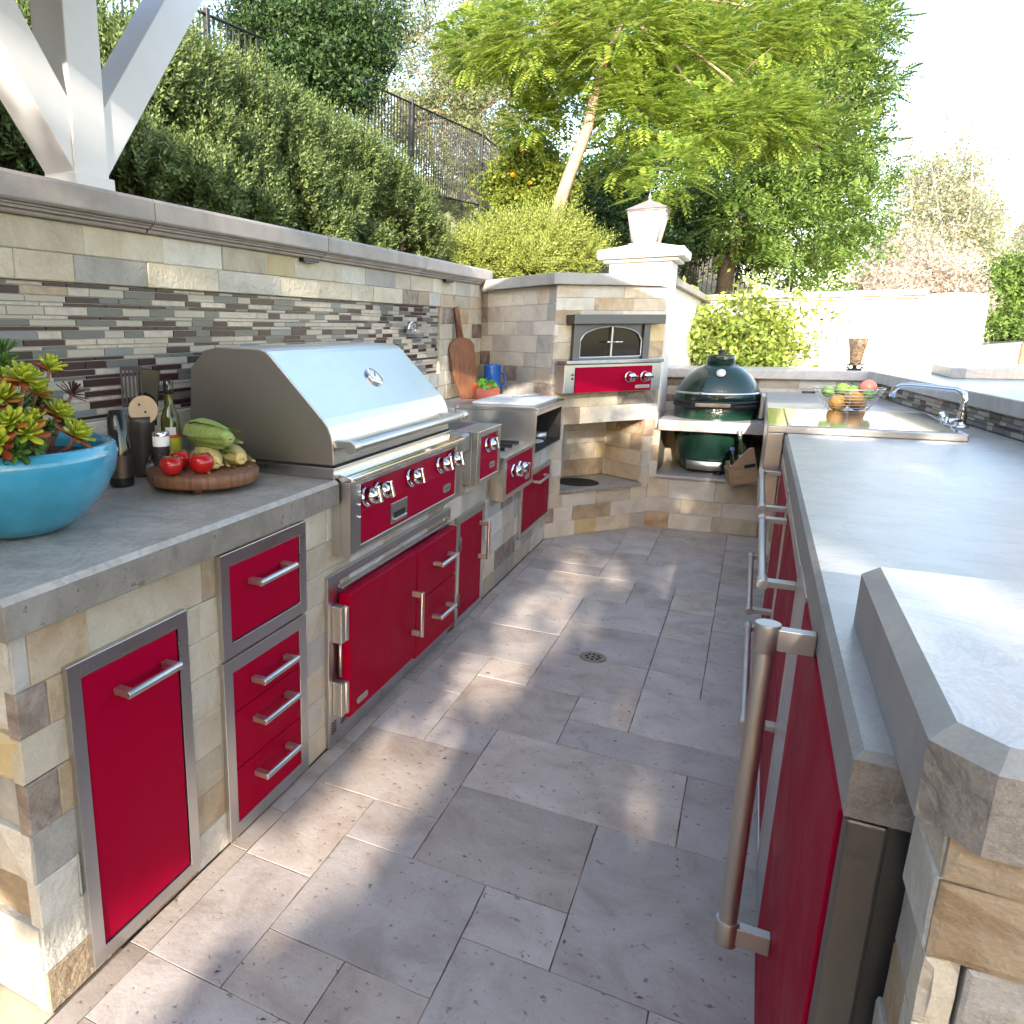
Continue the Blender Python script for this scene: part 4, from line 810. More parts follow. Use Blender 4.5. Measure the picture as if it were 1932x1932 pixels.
def rosette(stem_mb, base, tip, n, ln, wd, mat, parent, seed, name='rosette', red=None):
    r = random.Random(seed); b0, t0 = Vector(base), Vector(tip); mid = (b0+t0)/2 + Vector((r.uniform(-.02,.02), r.uniform(-.02,.02), 0)); stem_mb.tube([b0, mid, t0], [.006,.005,.004], 7)
    ax = (t0-mid).normalized(); a_ = ax.orthogonal().normalized(); b_ = ax.cross(a_); mb = MB()
    for k in range(n):
        th = k*2.39996; f = (k+.5)/n; op = R_(18 + 78*f); d = (a_*math.cos(th)+b_*math.sin(th))*math.sin(op) + ax*math.cos(op); side = d.cross(ax).normalized(); nn = side.cross(d).normalized()
        p0 = t0 - ax*(.012*f) ; L_ = ln*(.55+.45*f)*r.uniform(.85,1.1); w = wd*(.6+.4*f)
        pts = []
        for q, ww, up in ((0,.30,0),(.35,.72,.10),(.72,1.0,.22),(.93,.7,.30),(1.0,.12,.34)):
            c = p0 + d*(L_*q) + ax*(L_*up*.35); pts.append((c - side*w*ww*.5 + nn*w*.10, c - nn*w*.18, c + side*w*ww*.5 + nn*w*.10, c + nn*w*.06))
        vs = [v for q in pts for v in q]; fs = []
        for i in range(4):
            for j in range(4): fs.append((i*4+j, i*4+(j+1) % 4, (i+1)*4+(j+1) % 4, (i+1)*4+j))
        fs.append((16,17,18,19)); mb.cur = 1 if (red and f > .72 and r.random() < .6) else 0; mb.add(vs, fs, None, True)
    return mb.build(name, [mat, 'succ_r'], parent)
pp = lambda px, py, dep: Vector(at(px, py, dep))
sp = thing('succulent', 'cluster of yellow-green red-tipped succulents growing in the turquoise bowl', 'succulent', (PC.x, PC.y, ZC+.18))
stm = MB()
for i, (px, py, dep, n, ln, wd, mat, red) in enumerate([(45,712,1.66,26,.055,.026,'succ',.45),(95,690,1.84,20,.048,.022,'succ',.35),(110,778,1.80,26,.050,.024,'succ',.6),(146,818,1.72,28,.052,.022,'succ',.55),(20,795,1.58,22,.045,.022,'succ',.5),(50,815,1.60,22,.050,.022,'succ',.8),(5,748,1.62,22,.050,.022,'succ',.5),(28,850,1.58,18,.040,.018,'succ_g',None),(138,738,1.92,30,.045,.009,'succ_d',None),(55,712,2.0,22,.05,.010,'succ_d',None),(10,690,1.85,26,.055,.014,'succ_g',None),(-25,770,1.6,24,.05,.022,'succ',.5),(35,765,1.75,20,.05,.02,'succ_g',None),(75,760,1.85,18,.045,.02,'succ_g',None),(-40,700,1.7,24,.055,.02,'succ',.5),(5,665,2.0,24,.06,.012,'succ_g',None),(-15,730,1.72,24,.052,.022,'succ',.5),(72,735,1.78,22,.046,.020,'succ',.5),(15,715,1.75,22,.05,.022,'succ',.5),(62,790,1.7,20,.042,.020,'succ',.5),(88,808,1.76,18,.04,.018,'succ_g',None),(125,795,1.86,18,.04,.018,'succ_g',None),(-5,835,1.55,20,.045,.02,'succ',.5),(68,838,1.62,16,.035,.016,'succ_g',None)]):
    tip = pp(px, py, dep); bs = Vector((PC.x + max(-.19, min(.19, (tip.x-PC.x)*.6)), PC.y + max(-.19, min(.17, (tip.y-PC.y)*.55)), ZC+.18))
    rosette(stm, bs, tip, n, ln, wd, mat, sp, 100+i, red=red)
stm.build('stems', 'sstem', sp)
# board, tomatoes, corn
BD = Vector((-1.467, 1.815, ZC)); m, tt, b, L = nodes('endgrain_walnut'); tc = N(tt, 'ShaderNodeTexCoord'); wv = N(tt, 'ShaderNodeTexBrick', i_Scale=38.0, i_Mortar_Size=.0); wv.inputs['Color1'].default_value = (.20,.085,.04,1); wv.inputs['Color2'].default_value = (.10,.04,.022,1); wv.offset = .5
L.new(tc.outputs['Object'], wv.inputs['Vector']); nz = N(tt, 'ShaderNodeTexNoise', i_Scale=90.0); L.new(tc.outputs['Object'], nz.inputs['Vector']); mx = N(tt, 'ShaderNodeMix', data_type='RGBA', blend_type='MULTIPLY'); mx.inputs[0].default_value = .6; L.new(wv.outputs[0], mx.inputs[6]); L.new(nz.outputs['Color'], mx.inputs[7])
hs = N(tt, 'ShaderNodeHueSaturation'); hs.inputs['Value'].default_value = 1.5; L.new(mx.outputs[2], hs.inputs['Color']); L.new(hs.outputs[0], b.inputs['Base Color']); b.inputs['Roughness'].default_value = .5; M['walnut'] = m
t = thing('round_board', 'round end-grain wooden serving board on feet, holding tomatoes and corn', 'board', tuple(BD))
MB().lathe([(.001,.020),(.168,.020),(.172,.024),(.172,.054),(.168,.058),(.001,.058)], BD, 56).build('disc', 'walnut', t)
for k in range(4): a = k*math.tau/4+.5; MB().lathe([(.001,0),(.013,0),(.015,.0195),(.001,.0195)], (BD.x+.12*math.cos(a), BD.y+.12*math.sin(a), ZC+.0003), 12).build('foot', 'walnut', t)
M['tomato'] = plain('tomato_skin', (.42,.010,.008), .18, coat=.3, noise=.12, scale=8); M['calyx'] = plain('tomato_calyx', (.08,.17,.03), .6)
ZB = ZC + .0585
for (x, y, r, lab) in ((-1.482+.012, 1.672, .0355, 'tomato at the left front of the round board'), (-1.408, 1.735, .038, 'tomato at the right front of the round board, beside the corn'), (-1.515, 1.765, .036, 'tomato behind the other two on the round board')):
    t = thing('tomato', lab, 'tomato', (x, y, ZB), 'tomatoes on the round board')
    o = MB(); n_ = 30
    prof = [(.001,-r*.80),(r*.35,-r*.80),(r*.70,-r*.62),(r*.93,-r*.25),(r,.05*r),(r*.92,.42*r),(r*.68,.68*r),(r*.35,.76*r),(r*.12,.66*r),(.001,.60*r)]
    o.lathe(prof, (0,0,0), n_); o.v = [(vx*(1+.025*math.cos(5*math.atan2(vy,vx))), vy*(1+.025*math.cos(5*math.atan2(vy,vx))), vz) for vx, vy, vz in o.v]; o.v = [(vx+x, vy+y, vz+ZB+r*.80) for vx, vy, vz in o.v]; o.build('flesh', 'tomato', t)
    c = MB()
    for k in range(5): a = k*1.2566; c.tube([(x, y, ZB+r*1.44), (x+.5*r*math.cos(a), y+.5*r*math.sin(a), ZB+r*1.56), (x+.75*r*math.cos(a), y+.75*r*math.sin(a), ZB+r*1.50)], [.003,.002,.0005], 5)
    c.build('calyx', 'calyx', t)
M['husk'] = plain('corn_husk', (.27,.37,.11), .6, noise=.3, scale=14, stretch=(6,2,6)); M['husk2'] = plain('pale_husk', (.48,.46,.20), .55, noise=.2, scale=12); M['kernel'] = plain('corn_kernel', (.66,.53,.22), .35, noise=.15, scale=50); M['silk'] = plain('corn_silk', (.55,.48,.25), .7)
def corn(p, q, r, open_, label, seed):
    rr = random.Random(seed); p, q = Vector(p), Vector(q); d = (q-p).normalized(); L_ = (q-p).length; a_ = d.orthogonal().normalized(); b_ = d.cross(a_)
    t = thing('corn_cob', label, 'corn', tuple(p), 'corn cobs on the round board')
    rad = lambda f: r*(1-.55*max(0, (f-.55)/.45)**2)*(1-.35*max(0, (.18-f)/.18))
    mb = MB()
    if open_:
        rows, cols = 22, 14
        for i in range(rows):
            f = .06 + .90*i/rows; 
            for j in range(cols):
                th = (j+.0*(i % 2))*math.tau/cols; c = p + d*(L_*f) + (a_*math.cos(th)+b_*math.sin(th))*rad(f)*.9; s = rad(f)*.24; e = (a_*math.cos(th)+b_*math.sin(th)); tg = d.cross(e)
                mb.add([c+tg*s+d*s*.8, c-tg*s+d*s*.8, c-tg*s-d*s*.8, c+tg*s-d*s*.8, c+e*s*.6+tg*s*.5, c+e*s*.6-tg*s*.5], [(0,1,5,4),(2,3,4,5),(1,2,5),(3,0,4)], None, True)
        mb.tube([p + d*(L_*f) for f in (.03,.2,.5,.8,.97)], [rad(f)*.9 for f in (.03,.2,.5,.8,.97)], 14); mb.build('kernels', 'kernel', t)
    else:
        n_ = 18; k0 = 14; vs = []
        for i in range(k0+1):
            f = i/k0
            for j in range(n_):
                th = j*math.tau/n_; w = 1 + .05*math.sin(3*th+f*2) + .03*math.cos(7*th); vs.append(p + d*(L_*f) + (a_*math.cos(th)+b_*math.sin(th))*rad(f)*w*1.08)
        mb.add(vs, [(i*n_+j, i*n_+(j+1) % n_, (i+1)*n_+(j+1) % n_, (i+1)*n_+j) for i in range(k0) for j in range(n_)] + [tuple(range(n_))[::-1], tuple(range(k0*n_, (k0+1)*n_))], None, True); mb.build('husk', 'husk', t)
    hk = MB()
    for k in range(5 if open_ else 6):
        th = (k*.75+2.4) if open_ else k*1.05; e = a_*math.cos(th)+b_*math.sin(th); tg = d.cross(e); prev = []
        for f in (0,.25,.5,.75,1.0,1.08):
            w = r*.55*(1-f*.75) if open_ else r*.5*(1-max(0, f-.4)*1.2); c = p + d*(L_*f) + e*(rad(min(f, 1))*(1.14 if open_ else 1.10)+.004+ (.012*max(0, f-.7)/.3)); prev.append((c-tg*w, c+e*.003, c+tg*w))
        vs = [v for q_ in prev for v in q_]; hk.add(vs, [(i*3+j, i*3+j+1, (i+1)*3+j+1, (i+1)*3+j) for i in range(5) for j in range(2)], None, True)
    hk.build('husk_leaf', 'husk' if not open_ else 'husk2', t)
    st = MB(); 
    for k in range(7): e = a_*rr.uniform(-1,1)+b_*rr.uniform(-1,1); st.tube([q, q+d*.012+e*r*.25, q+d*rr.uniform(.012,.022)+e*r*.5], .0012, 4)
    st.build('silk', 'silk', t); ss = MB(); ss.tube([p-d*.012, p+d*.01], [r*.45, r*.5], 12); ss.build('stalk', 'husk2', t)
corn((-1.545,1.905,ZB+.030), (-1.385,1.775,ZB+.026), .034, True, 'peeled pale corn cob lying at the front right of the round board', 1)
corn((-1.50,1.955,ZB+.030), (-1.355,1.868,ZB+.026), .033, True, 'peeled corn cob at the back right edge of the round board', 2)
corn((-1.575,1.90,ZB+.098), (-1.375,1.832,ZB+.090), .037, False, 'unpeeled green corn cob resting on top of the others', 3)
hl = MB(); hl.tube([(-1.42,1.765,ZB+.006),(-1.40,1.745,ZB+.004),(-1.375,1.73,ZB+.002)], [.010,.007,.001], 6); tag(hl.build('husk_strip', 'husk'), 'torn green husk strip lying on the board beside the tomatoes', 'corn husk')
# bottles, crock, tools
t = thing('oil_bottle', 'green glass olive oil bottle with a yellow label behind the board', 'bottle', (-1.665, 1.90, ZC)); OB = (-1.665, 1.90, ZC)
M['oil'] = plain('olive_oil_glass', (.045,.055,.008), .07, spec=.7, noise=.2, scale=20); M['label_y'] = plain('yellow_green_label', (.42,.42,.03), .5, noise=.2, scale=60); M['label_r'] = plain('red_label_band', (.50,.05,.02), .5); M['label_w'] = plain('white_crest_label', (.60,.58,.62), .5); M['label_o'] = plain('orange_label_band', (.55,.28,.03), .5)
MB().lathe([(0.0011,0.0000),(0.0291,0.0000),(0.0314,0.0068),(0.0314,0.1881),(0.0269,0.2052),(0.0151,0.2337),(0.0134,0.2565),(0.0134,0.2850)], OB, 28).build('glass', 'oil', t); MB().lathe([(0.0151,0.2713),(0.0162,0.2759),(0.0162,0.3135),(0.0134,0.3169),(0.0011,0.3169)], OB, 20).build('cap', 'bot_dark', t)
MB().lathe([(0.0320,0.0342),(0.0320,0.1391)], OB, 28).build('paper_label', 'label_y', t); MB().lathe([(0.0324,0.1311),(0.0324,0.1414)], OB, 28).build('label_band', 'label_r', t); MB().lathe([(0.0324,0.0570),(0.0324,0.0707)], OB, 28).build('label_band', 'label_o', t)
av = math.atan2(-OB[1], -OB[0]); MB().lathe([(0.0323,0.1414),(0.0323,0.1664)], OB, 10, a0=av-.55, a1=av+.55).build('label_crest', 'label_w', t)
t = thing('utensil_crock', 'tall dark utensil crock with grill tools against the mosaic', 'crock', (-1.755, 1.86, ZC)); KC = (-1.755, 1.86, ZC); M['crock'] = plain('dark_stoneware', (.045,.038,.034), .4, noise=.25, scale=15)
MB().lathe([(.001,0),(.034,0),(.036,.01),(.044,.18),(.045,.20),(.041,.20),(.038,.18),(.001,.05)], KC, 28).build('body', 'crock', t)
M['spoon_wood'] = plain('pale_wood', (.50,.37,.25), .6, noise=.12, scale=20)
sp_ = thing('wooden_paddle', 'round pale wooden paddle with holes standing in the dark crock', 'paddle', (-1.735, 1.855, ZC+.06)); FW = Matrix.Translation((-1.728, 1.845, ZC+.222)) @ Matrix.Rotation(math.atan2(-1.845, 1.728)+math.pi/2, 4, 'Z')
mb = MB(); mb.prism([(.047*math.cos(k*math.tau/32), .047*math.sin(k*math.tau/32)) for k in range(32)], -.004, .004, 'y', FW); mb.build('blade', 'spoon_wood', sp_, .002); MB().box(-.012, .012, -.004, .004, -.19, -.04, FW).build('shaft', 'spoon_wood', sp_, .002)
for a, b_ in ((-.012,.018), (.006,-.006)): MB().prism([(a+.004*math.cos(k*.785), b_+.004*math.sin(k*.785)) for k in range(8)], -.0045, -.0041, 'y', FW).build('hole', 'dark', sp_)
g_ = thing('grill_spatula', 'steel slotted spatula standing in the dark crock', 'spatula', (-1.775, 1.865, ZC+.06)); FT = Matrix.Translation((-1.785, 1.862, ZC+.262)) @ Matrix.Rotation(math.atan2(-1.862, 1.785)+math.pi/2, 4, 'Z'); mb = MB()
for k in range(6): mb.box(-.036+k*.0125, -.029+k*.0125, -.0015, .0015, -.02, .085, FT)
mb.box(-.036, .034, -.0015, .0015, .085, .098, FT); mb.box(-.036, .034, -.0015, .0015, -.034, -.02, FT); mb.build('blade', 'steel_in', g_); MB().tube([FT @ Vector((0,0,-.03)), FT @ Vector((0,0,-.24))], .006, 8).build('shaft', 'chrome', g_)
g_ = thing('grill_scraper', 'broad dark grill scraper standing in the dark crock', 'scraper', (-1.75, 1.885, ZC+.06)); FT2 = Matrix.Translation((-1.765, 1.91, ZC+.265)) @ Matrix.Rotation(math.atan2(-1.91, 1.765)+math.pi/2, 4, 'Z') @ Matrix.Rotation(.12, 4, 'Y'); MB().box(-.032, .036, -.003, .003, -.10, .085, FT2).build('blade', 'bot_dark', g_, .004); MB().tube([FT2 @ Vector((0,0,-.1)), FT2 @ Vector((-.01,0,-.22))], .007, 8).build('shaft', 'bot_dark', g_)
t = thing('spice_jar', 'glass pepper jar with a white cap in front of the crock', 'jar', (-1.62, 1.80, ZC)); JC = (-1.62, 1.80, ZC); M['pepper'] = plain('peppercorns', (.028,.020,.017), .5, noise=.5, scale=120, bump=.4)
MB().lathe([(.001,0),(.024,0),(.026,.005),(.026,.115),(.022,.125),(.001,.125)], JC, 24).build('body', 'pepper', t); MB().lathe([(.0265,.118),(.0265,.150),(.001,.150)], JC, 24).build('cap', 'white_board', t); MB().lathe([(.027,.150),(.027,.160),(.024,.164),(.001,.164)], JC, 24).build('lid_ring', 'chrome', t)
t = thing('salt_jar', 'small clear jar with a pale base beside the pepper jar', 'jar', (-1.69, 1.83, ZC)); MB().lathe([(.001,0),(.022,0),(.022,.045),(.016,.055),(.001,.055)], (-1.69,1.83,ZC), 20).build('body', 'mo_blue', t); MB().lathe([(.016,.05),(.017,.062),(.001,.063)], (-1.69,1.83,ZC), 16).build('cap', 'black', t)
t = thing('wine_bottle', 'dark bottle half hidden behind the turquoise bowl', 'bottle', (-1.70, 1.70, ZC)); WB = (-1.70, 1.70, ZC); MB().lathe([(.001,0),(.036,0),(.039,.01),(.039,.13),(.034,.15),(.032,.215),(.027,.22),(.027,.235),(.001,.235)], WB, 28).build('glass', 'bot_dark', t); MB().lathe([(.0395,.03),(.0395,.10)], WB, 28).build('paper_label', 'bronze', t)
# far corner: peel, jug, planter, pot filler
M['peelwood'] = plain('acacia', (.21,.085,.042), .5, noise=.3, scale=9, stretch=(8,8,1), bump=.05)
t = thing('paddle_board', 'long wooden paddle board leaning against the wall in the far corner', 'cutting board', (-1.72, 5.12, ZC)); PM = Matrix.Translation((-1.70, 5.00, ZC+.012)) @ Matrix.Rotation(R_(90-12), 4, 'Z') @ Matrix.Rotation(R_(-8), 4, 'Y') @ Matrix.Rotation(R_(-12), 4, 'X')
pol = [(-.055,0),(.055,0),(.10,.16),(.115,.36),(.085,.40),(.028,.42),(.020,.60),(.014,.63),(-.014,.63),(-.020,.60),(-.028,.42),(-.085,.40),(-.115,.36),(-.10,.16)]
PM = Matrix.Translation((-1.735, 5.07, ZC)) @ Matrix.Rotation(R_(62), 4, 'Z') @ Matrix.Rotation(R_(-7), 4, 'Y') @ Matrix.Rotation(R_(-6), 4, 'X')
mb = MB(); mb.prism(pol[:6]+pol[9:], -.009, .009, 'y', PM); mb.build('blade', 'peelwood', t, .004); mb = MB(); mb.prism([(-.028,.42),(.028,.42),(.020,.60),(.014,.63),(-.014,.63),(-.020,.60)], -.009, .009, 'y', PM); mb.build('grip', 'peelwood', t, .004)
M['bluejug'] = plain('blue_enamel', (.012,.12,.50), .2, coat=.4)
t = thing('blue_jug', 'bright blue enamel jug in the far corner', 'jug', (-1.65, 5.33, ZC)); JB = (-1.65, 5.33, ZC); MB().lathe([(.001,0),(.055,0),(.058,.006),(.060,.10),(.060,.215),(.064,.225),(.060,.225),(.056,.215),(.055,.01)], JB, 32).build('body', 'bluejug', t)
mb = MB(); mb.tube([(JB[0]+.056, JB[1]+.01, ZC+.17), (JB[0]+.085, JB[1]+.02, ZC+.165), (JB[0]+.095, JB[1]+.022, ZC+.12), (JB[0]+.085, JB[1]+.02, ZC+.08), (JB[0]+.057, JB[1]+.01, ZC+.07)], .007, 8); mb.build('handle', 'bluejug', t)
M['redwood'] = plain('red_stained_wood', (.21,.055,.04), .55, noise=.3, scale=14, stretch=(1,1,8)); M['lettuce'] = leafmat('lettuce_leaf', (.04,.18,.02), (.18,.48,.07), .3); M['radish'] = plain('radish_red', (.42,.01,.02), .35)
t = thing('herb_box', 'small red wooden box full of green lettuce in the far corner', 'planter', (-1.645, 5.16, ZC)); 
HBm = Matrix.Translation((-1.645, 5.16, ZC)) @ Matrix.Rotation(R_(42), 4, 'Z')
for q in ((-.085,.085,-.062,-.052,0,.078),(-.085,.085,.052,.062,0,.078),(-.085,-.075,-.052,.052,0,.078),(.075,.085,-.052,.052,0,.078)): MB().box(*q, HBm).build('board', 'redwood', t, .002)
MB().box(-.075,.075,-.052,.052,.002,.065, HBm).build('soil', 'soil', t)
V = []
for k in range(150):
    a = rng.uniform(0, 6.28); r = .075*math.sqrt(rng.random()); c = np.array([-1.645+r*math.cos(a), 5.16+r*math.sin(a), ZC+.075+rng.uniform(0,.075)*(1-r/.11)]); d1 = rng.normal(size=3); d1 /= np.linalg.norm(d1); d2 = np.cross(d1, rng.normal(size=3)); d2 /= np.linalg.norm(d2); s = rng.uniform(.012,.024)
    V.append([c-d1*s, c+d2*s*.7, c+d1*s, c-d2*s*.7])
fast_mesh('lettuce', np.array(V), 4, 'lettuce', t)
for k, (dx, dy) in enumerate(((-.07,-.03),(.07,.02),(.06,-.04))): fruit('radish', 'radish', (-1.645+dx*.75, 5.16+dy, ZC+.088), .015, ('red radish at the %s of the lettuce box' % ('left rim','right rim','front rim')[k]), 'radish', 'radishes in the herb box')
t = thing('pot_filler', 'small chrome pot-filler tap on the mosaic above the grill', 'tap', (XB, 4.22, 1.43))
mb = MB(); mb.tube([(XB-.01,4.27,1.43),(XB+.02,4.27,1.43)], .022, 14); mb.tube([(XB+.015,4.27,1.43),(XB+.045,4.27,1.432),(XB+.05,4.25,1.455),(XB+.05,4.21,1.47),(XB+.05,4.17,1.455),(XB+.05,4.155,1.41)], .008, 10); mb.tube([(XB+.045,4.27,1.43),(XB+.045,4.285,1.40)], .006, 8); mb.build('spout', 'chrome', t)

# ------------------------------------------------------------------ white timber post with braces
t = thing('pergola_post', 'white painted timber post with two diagonal braces standing on the back wall', 'post', (-1.955, 1.85, 1.85))
px0, px1, py0, py1 = -2.02, -1.882, 1.785, 1.925
MB().box(px0, px1, py0, py1, 1.851, 2.66).build('shaft', 'white_paint', t, .004)
MB().box(px0-.012, px1+.012, py0-.012, py1+.012, 1.8505, 1.90).build('foot', 'white_paint', t, .003)
def brace(s):
    yb = py1 if s > 0 else py0; w = .125; z0 = 1.905; mb = MB(); L_ = 1.0; dy, dz = s*.62, .785
    a = Vector((yb, z0)); n = Vector((-s*.785, .62)); b_ = a + Vector((dy, dz))*L_; top = a + Vector((0, w/.62)); top2 = top + Vector((dy, dz))*L_
    mb.prism([(a.x, a.y), (b_.x, b_.y), (top2.x, top2.y), (top.x, top.y)], px0+.006, px1-.006, 'x'); return mb.build('brace', 'white_paint', t, .003)
brace(1); brace(-1)
# ------------------------------------------------------------------ terrain
def sstep(a, b, x): t = max(0, min(1, (x-a)/(b-a))); return t*t*(3-2*t)
def hgt(x, y):
    d = max(0, -2.13-x)
    up = 1.42 + .55*min(d, 6) + .25*max(0, min(d-6, 20)) + .05*max(0, min(y-6, 10))*min(1, d/3)
    if x < -2.135: base = up if y < 60 else up
    elif y < 7.0: return -.16
    else: base = 1.42*sstep(2.5, -2.2, x)*sstep(7, 8.5, y) - .1
    if y > 20: base += .10*(y-20)*sstep(4, -6, x)
    return base + .06*math.sin(x*1.7+y*.9) + .04*math.sin(x*3.1-y*2.3)
gx = [-45,-35,-28,-22,-17,-14,-12,-10,-9,-8,-7.2,-6.6,-6,-5.6,-5.2,-4.8,-4.4,-4,-3.6,-3.2,-2.9,-2.6,-2.35,-2.14,-2.132,-1.6,-1,-.4,.2,.8,1.4,2,2.6,3.2,4,5,7,10,15,22,32,45,70]
gy = [-30,-20,-14,-10,-7,-5,-3,-1.5,0,1,2,3,4,5,5.7,6.3,6.99,7.0,7.4,7.8,8.2,8.6,9,9.6,10.4,11.2,12,13,14,15,16,17,18.5,20,22,25,29,35,45,60,90]
vs_ = [(x, y, hgt(x, y)) for y in gy for x in gx]; nx_ = len(gx)
me = bpy.data.meshes.new('hillside'); me.from_pydata(vs_, [], [(j*nx_+i, j*nx_+i+1, (j+1)*nx_+i+1, (j+1)*nx_+i) for j in range(len(gy)-1) for i in range(nx_-1)])
m, tt, b, L = nodes('dry_hillside'); tc = N(tt, 'ShaderNodeTexCoord'); nz = N(tt, 'ShaderNodeTexNoise', i_Scale=1.6, i_Detail=9.0, i_Roughness=.7); L.new(tc.outputs['Object'], nz.inputs['Vector'])
r_ = ramp(tt, [(.32, (.035,.05,.02)), (.5, (.10,.09,.045)), (.66, (.26,.19,.13))]); L.new(nz.outputs['Fac'], r_.inputs[0]); L.new(r_.outputs[0], b.inputs['Base Color']); b.inputs['Roughness'].default_value = .95
bp = N(tt, 'ShaderNodeBump', i_Strength=.9, i_Distance=.15); n2 = N(tt, 'ShaderNodeTexNoise', i_Scale=9.0, i_Detail=8.0); L.new(tc.outputs['Object'], n2.inputs['Vector']); L.new(n2.outputs['Fac'], bp.inputs['Height']); L.new(bp.outputs[0], b.inputs['Normal']); M['hillside'] = m
me.materials.append(m); me.polygons.foreach_set('use_smooth', [True]*len(me.polygons)); o = bpy.data.objects.new('hillside', me); COL.objects.link(o); tag(o, kind='structure')
# far hill
hv = []; hn = 40
for j in range(14):
    for i in range(hn):
        c = at(1500 + i*30, 700, 170 + j*22); u = i/(hn-1); k = j/13; z = (4 + 125*sstep(.20, .52, u) + 2.5*math.sin(i*.9) + 1.5*math.sin(i*2.3+j))*math.sin(math.pi*min(1, k*.9+.06)); hv.append((c[0], c[1], z - 3))
me = bpy.data.meshes.new('far_hill'); me.from_pydata(hv, [], [(j*hn+i, j*hn+i+1, (j+1)*hn+i+1, (j+1)*hn+i) for j in range(13) for i in range(hn-1)]); M['farhill'] = plain('tan_hill', (.42,.31,.22), .95, noise=.3, scale=.06); me.materials.append(M['farhill']); me.polygons.foreach_set('use_smooth', [True]*len(me.polygons))
o = bpy.data.objects.new('far_hill', me); COL.objects.link(o); tag(o, kind='structure')

# ------------------------------------------------------------------ garden walls
t = thing('garden_wall', 'bright white stucco garden wall with a capped left part, behind the smoker', 'wall', (.6, 9.1, 0))
MB().box(-.56, 1.22, 9.0, 9.22, -.15, 1.675).build('capped_part', 'stucco', t, .006); mb = MB(); mb.box(-.60, 1.26, 8.96, 9.26, 1.676, 1.70); mb.box(-.64, 1.30, 8.92, 9.30, 1.7005, 1.752); mb.build('cap', 'stucco', t, .008)
mb = MB(); mb.prism([(1.222,-.15),(1.76,-.15),(1.76,1.66),(1.72,1.695),(1.60,1.712),(1.42,1.715),(1.222,1.70)], 9.005, 9.215, 'y'); mb.build('lower_part', 'stucco', t, .006)
t = thing('side_garden_wall', 'low stucco wall with a sloping grey cap running back from the pillar', 'wall', (-.5, 7.7, 0))
mb = MB(); mb.add([(-.76,6.5,-.1),(-.64,6.5,-.1),(-.52,9,-.1),(-.66,9,-.1),(-.76,6.5,1.74),(-.64,6.5,1.74),(-.52,9,1.66),(-.66,9,1.66)], [(0,1,2,3),(4,5,6,7),(0,1,5,4),(1,2,6,5),(2,3,7,6),(3,0,4,7)]); mb.build('body', 'stucco', t)
mb = MB(); mb.add([(-.80,6.5,1.742),(-.60,6.5,1.742),(-.48,8.9,1.664),(-.70,8.9,1.664),(-.80,6.5,1.80),(-.60,6.5,1.80),(-.48,8.9,1.72),(-.70,8.9,1.72)], [(0,1,2,3),(4,5,6,7),(0,1,5,4),(1,2,6,5),(2,3,7,6),(3,0,4,7)]); mb.build('cap', 'cap', t, .006)

# ------------------------------------------------------------------ iron fences
def fence(name, label, pts, h, gap, post_r=.03, pr=.008, cat='fence', mats='iron'):
    t = thing(name, label, cat, pts[0]); P = [Vector(p) for p in pts]
    pm = MB().box(-pr, pr, -pr, pr, 0, 1).build('picket', mats, t); first = True
    for p in P: MB().box(p.x-post_r, p.x+post_r, p.y-post_r, p.y+post_r, p.z-.3, p.z+h+.06).build('post', mats, t, .006)
    for a, b_ in zip(P, P[1:]):
        for off in (.12, h-.0):
            mb = MB(); k = Vector((0,0,off)); mb.tube([a+k, b_+k], .018, 4, smooth=False); mb.build('rail', mats, t)
        n = max(2, int((b_-a).length/gap))
        for i in range(1, n):
            c = a.lerp(b_, i/n); o = pm if first else pm.copy()
            if not first: COL.objects.link(o)
            first = False; o.parent = t; o.matrix_parent_inverse = pinv(t); o.location = c + Vector((0,0,.06)); o.scale = (1, 1, h-.05)
    return t
fy = [2.6, 5.0, 7.35, 10.1, 12.95, 16.7, 20.4]; ftop = {2.6: 4.35, 5.0: 4.60, 7.35: 4.78, 10.1: 5.0, 12.95: 5.20, 16.7: 5.45, 20.4: 5.35}
fence('iron_fence', 'black iron picket fence climbing the slope on the left', [(-5.6, y_, ftop[y_]-1.52) for y_ in fy], 1.5, .115)
fence('iron_fence', 'low iron picket fence under the trees behind the lantern pillar', [at(1285, 566, 18), at(1385, 566, 18.2), at(1490, 562, 18.5)], 1.2, .12, mats='iron')

# ------------------------------------------------------------------ foliage
def unit(v): return v/np.maximum(np.linalg.norm(v, axis=-1, keepdims=True), 1e-9)
def leaf_quads(C, size, aspect=.5, up=.4, droop=None):
    n = len(C); d = rng.normal(size=(n, 3)); 
    if droop is not None: d[:, 2] += droop
    d = unit(d); nr = rng.normal(size=(n, 3)); nr[:, 2] += up*2; s = unit(np.cross(d, nr)); L_ = (size*rng.uniform(.7, 1.3, n))[:, None]; nn = unit(np.cross(s, d))
    a = C; m1 = C + d*L_*.5 + s*L_*aspect*.5 + nn*L_*.08; tip = C + d*L_; m2 = C + d*L_*.5 - s*L_*aspect*.5 + nn*L_*.08
    return np.stack([a, m1, tip, m2], 1)
def blobs_px(bl): return [(np.array(at(px, py, dep)), r/F*dep) for (px, py, dep, r) in bl]
def in_blobs(bl, n, shell=.35, sq=(1,1,.85)):
    w = np.array([r**2.2 for _, r in bl]); k = rng.choice(len(bl), n, p=w/w.sum()); c = np.array([b_[0] for b_ in bl])[k]; r = np.array([b_[1] for b_ in bl])[k]
    d = unit(rng.normal(size=(n, 3))); q = rng.random(n)**shell; return c + d*(r*q)[:, None]*np.array(sq), d, k
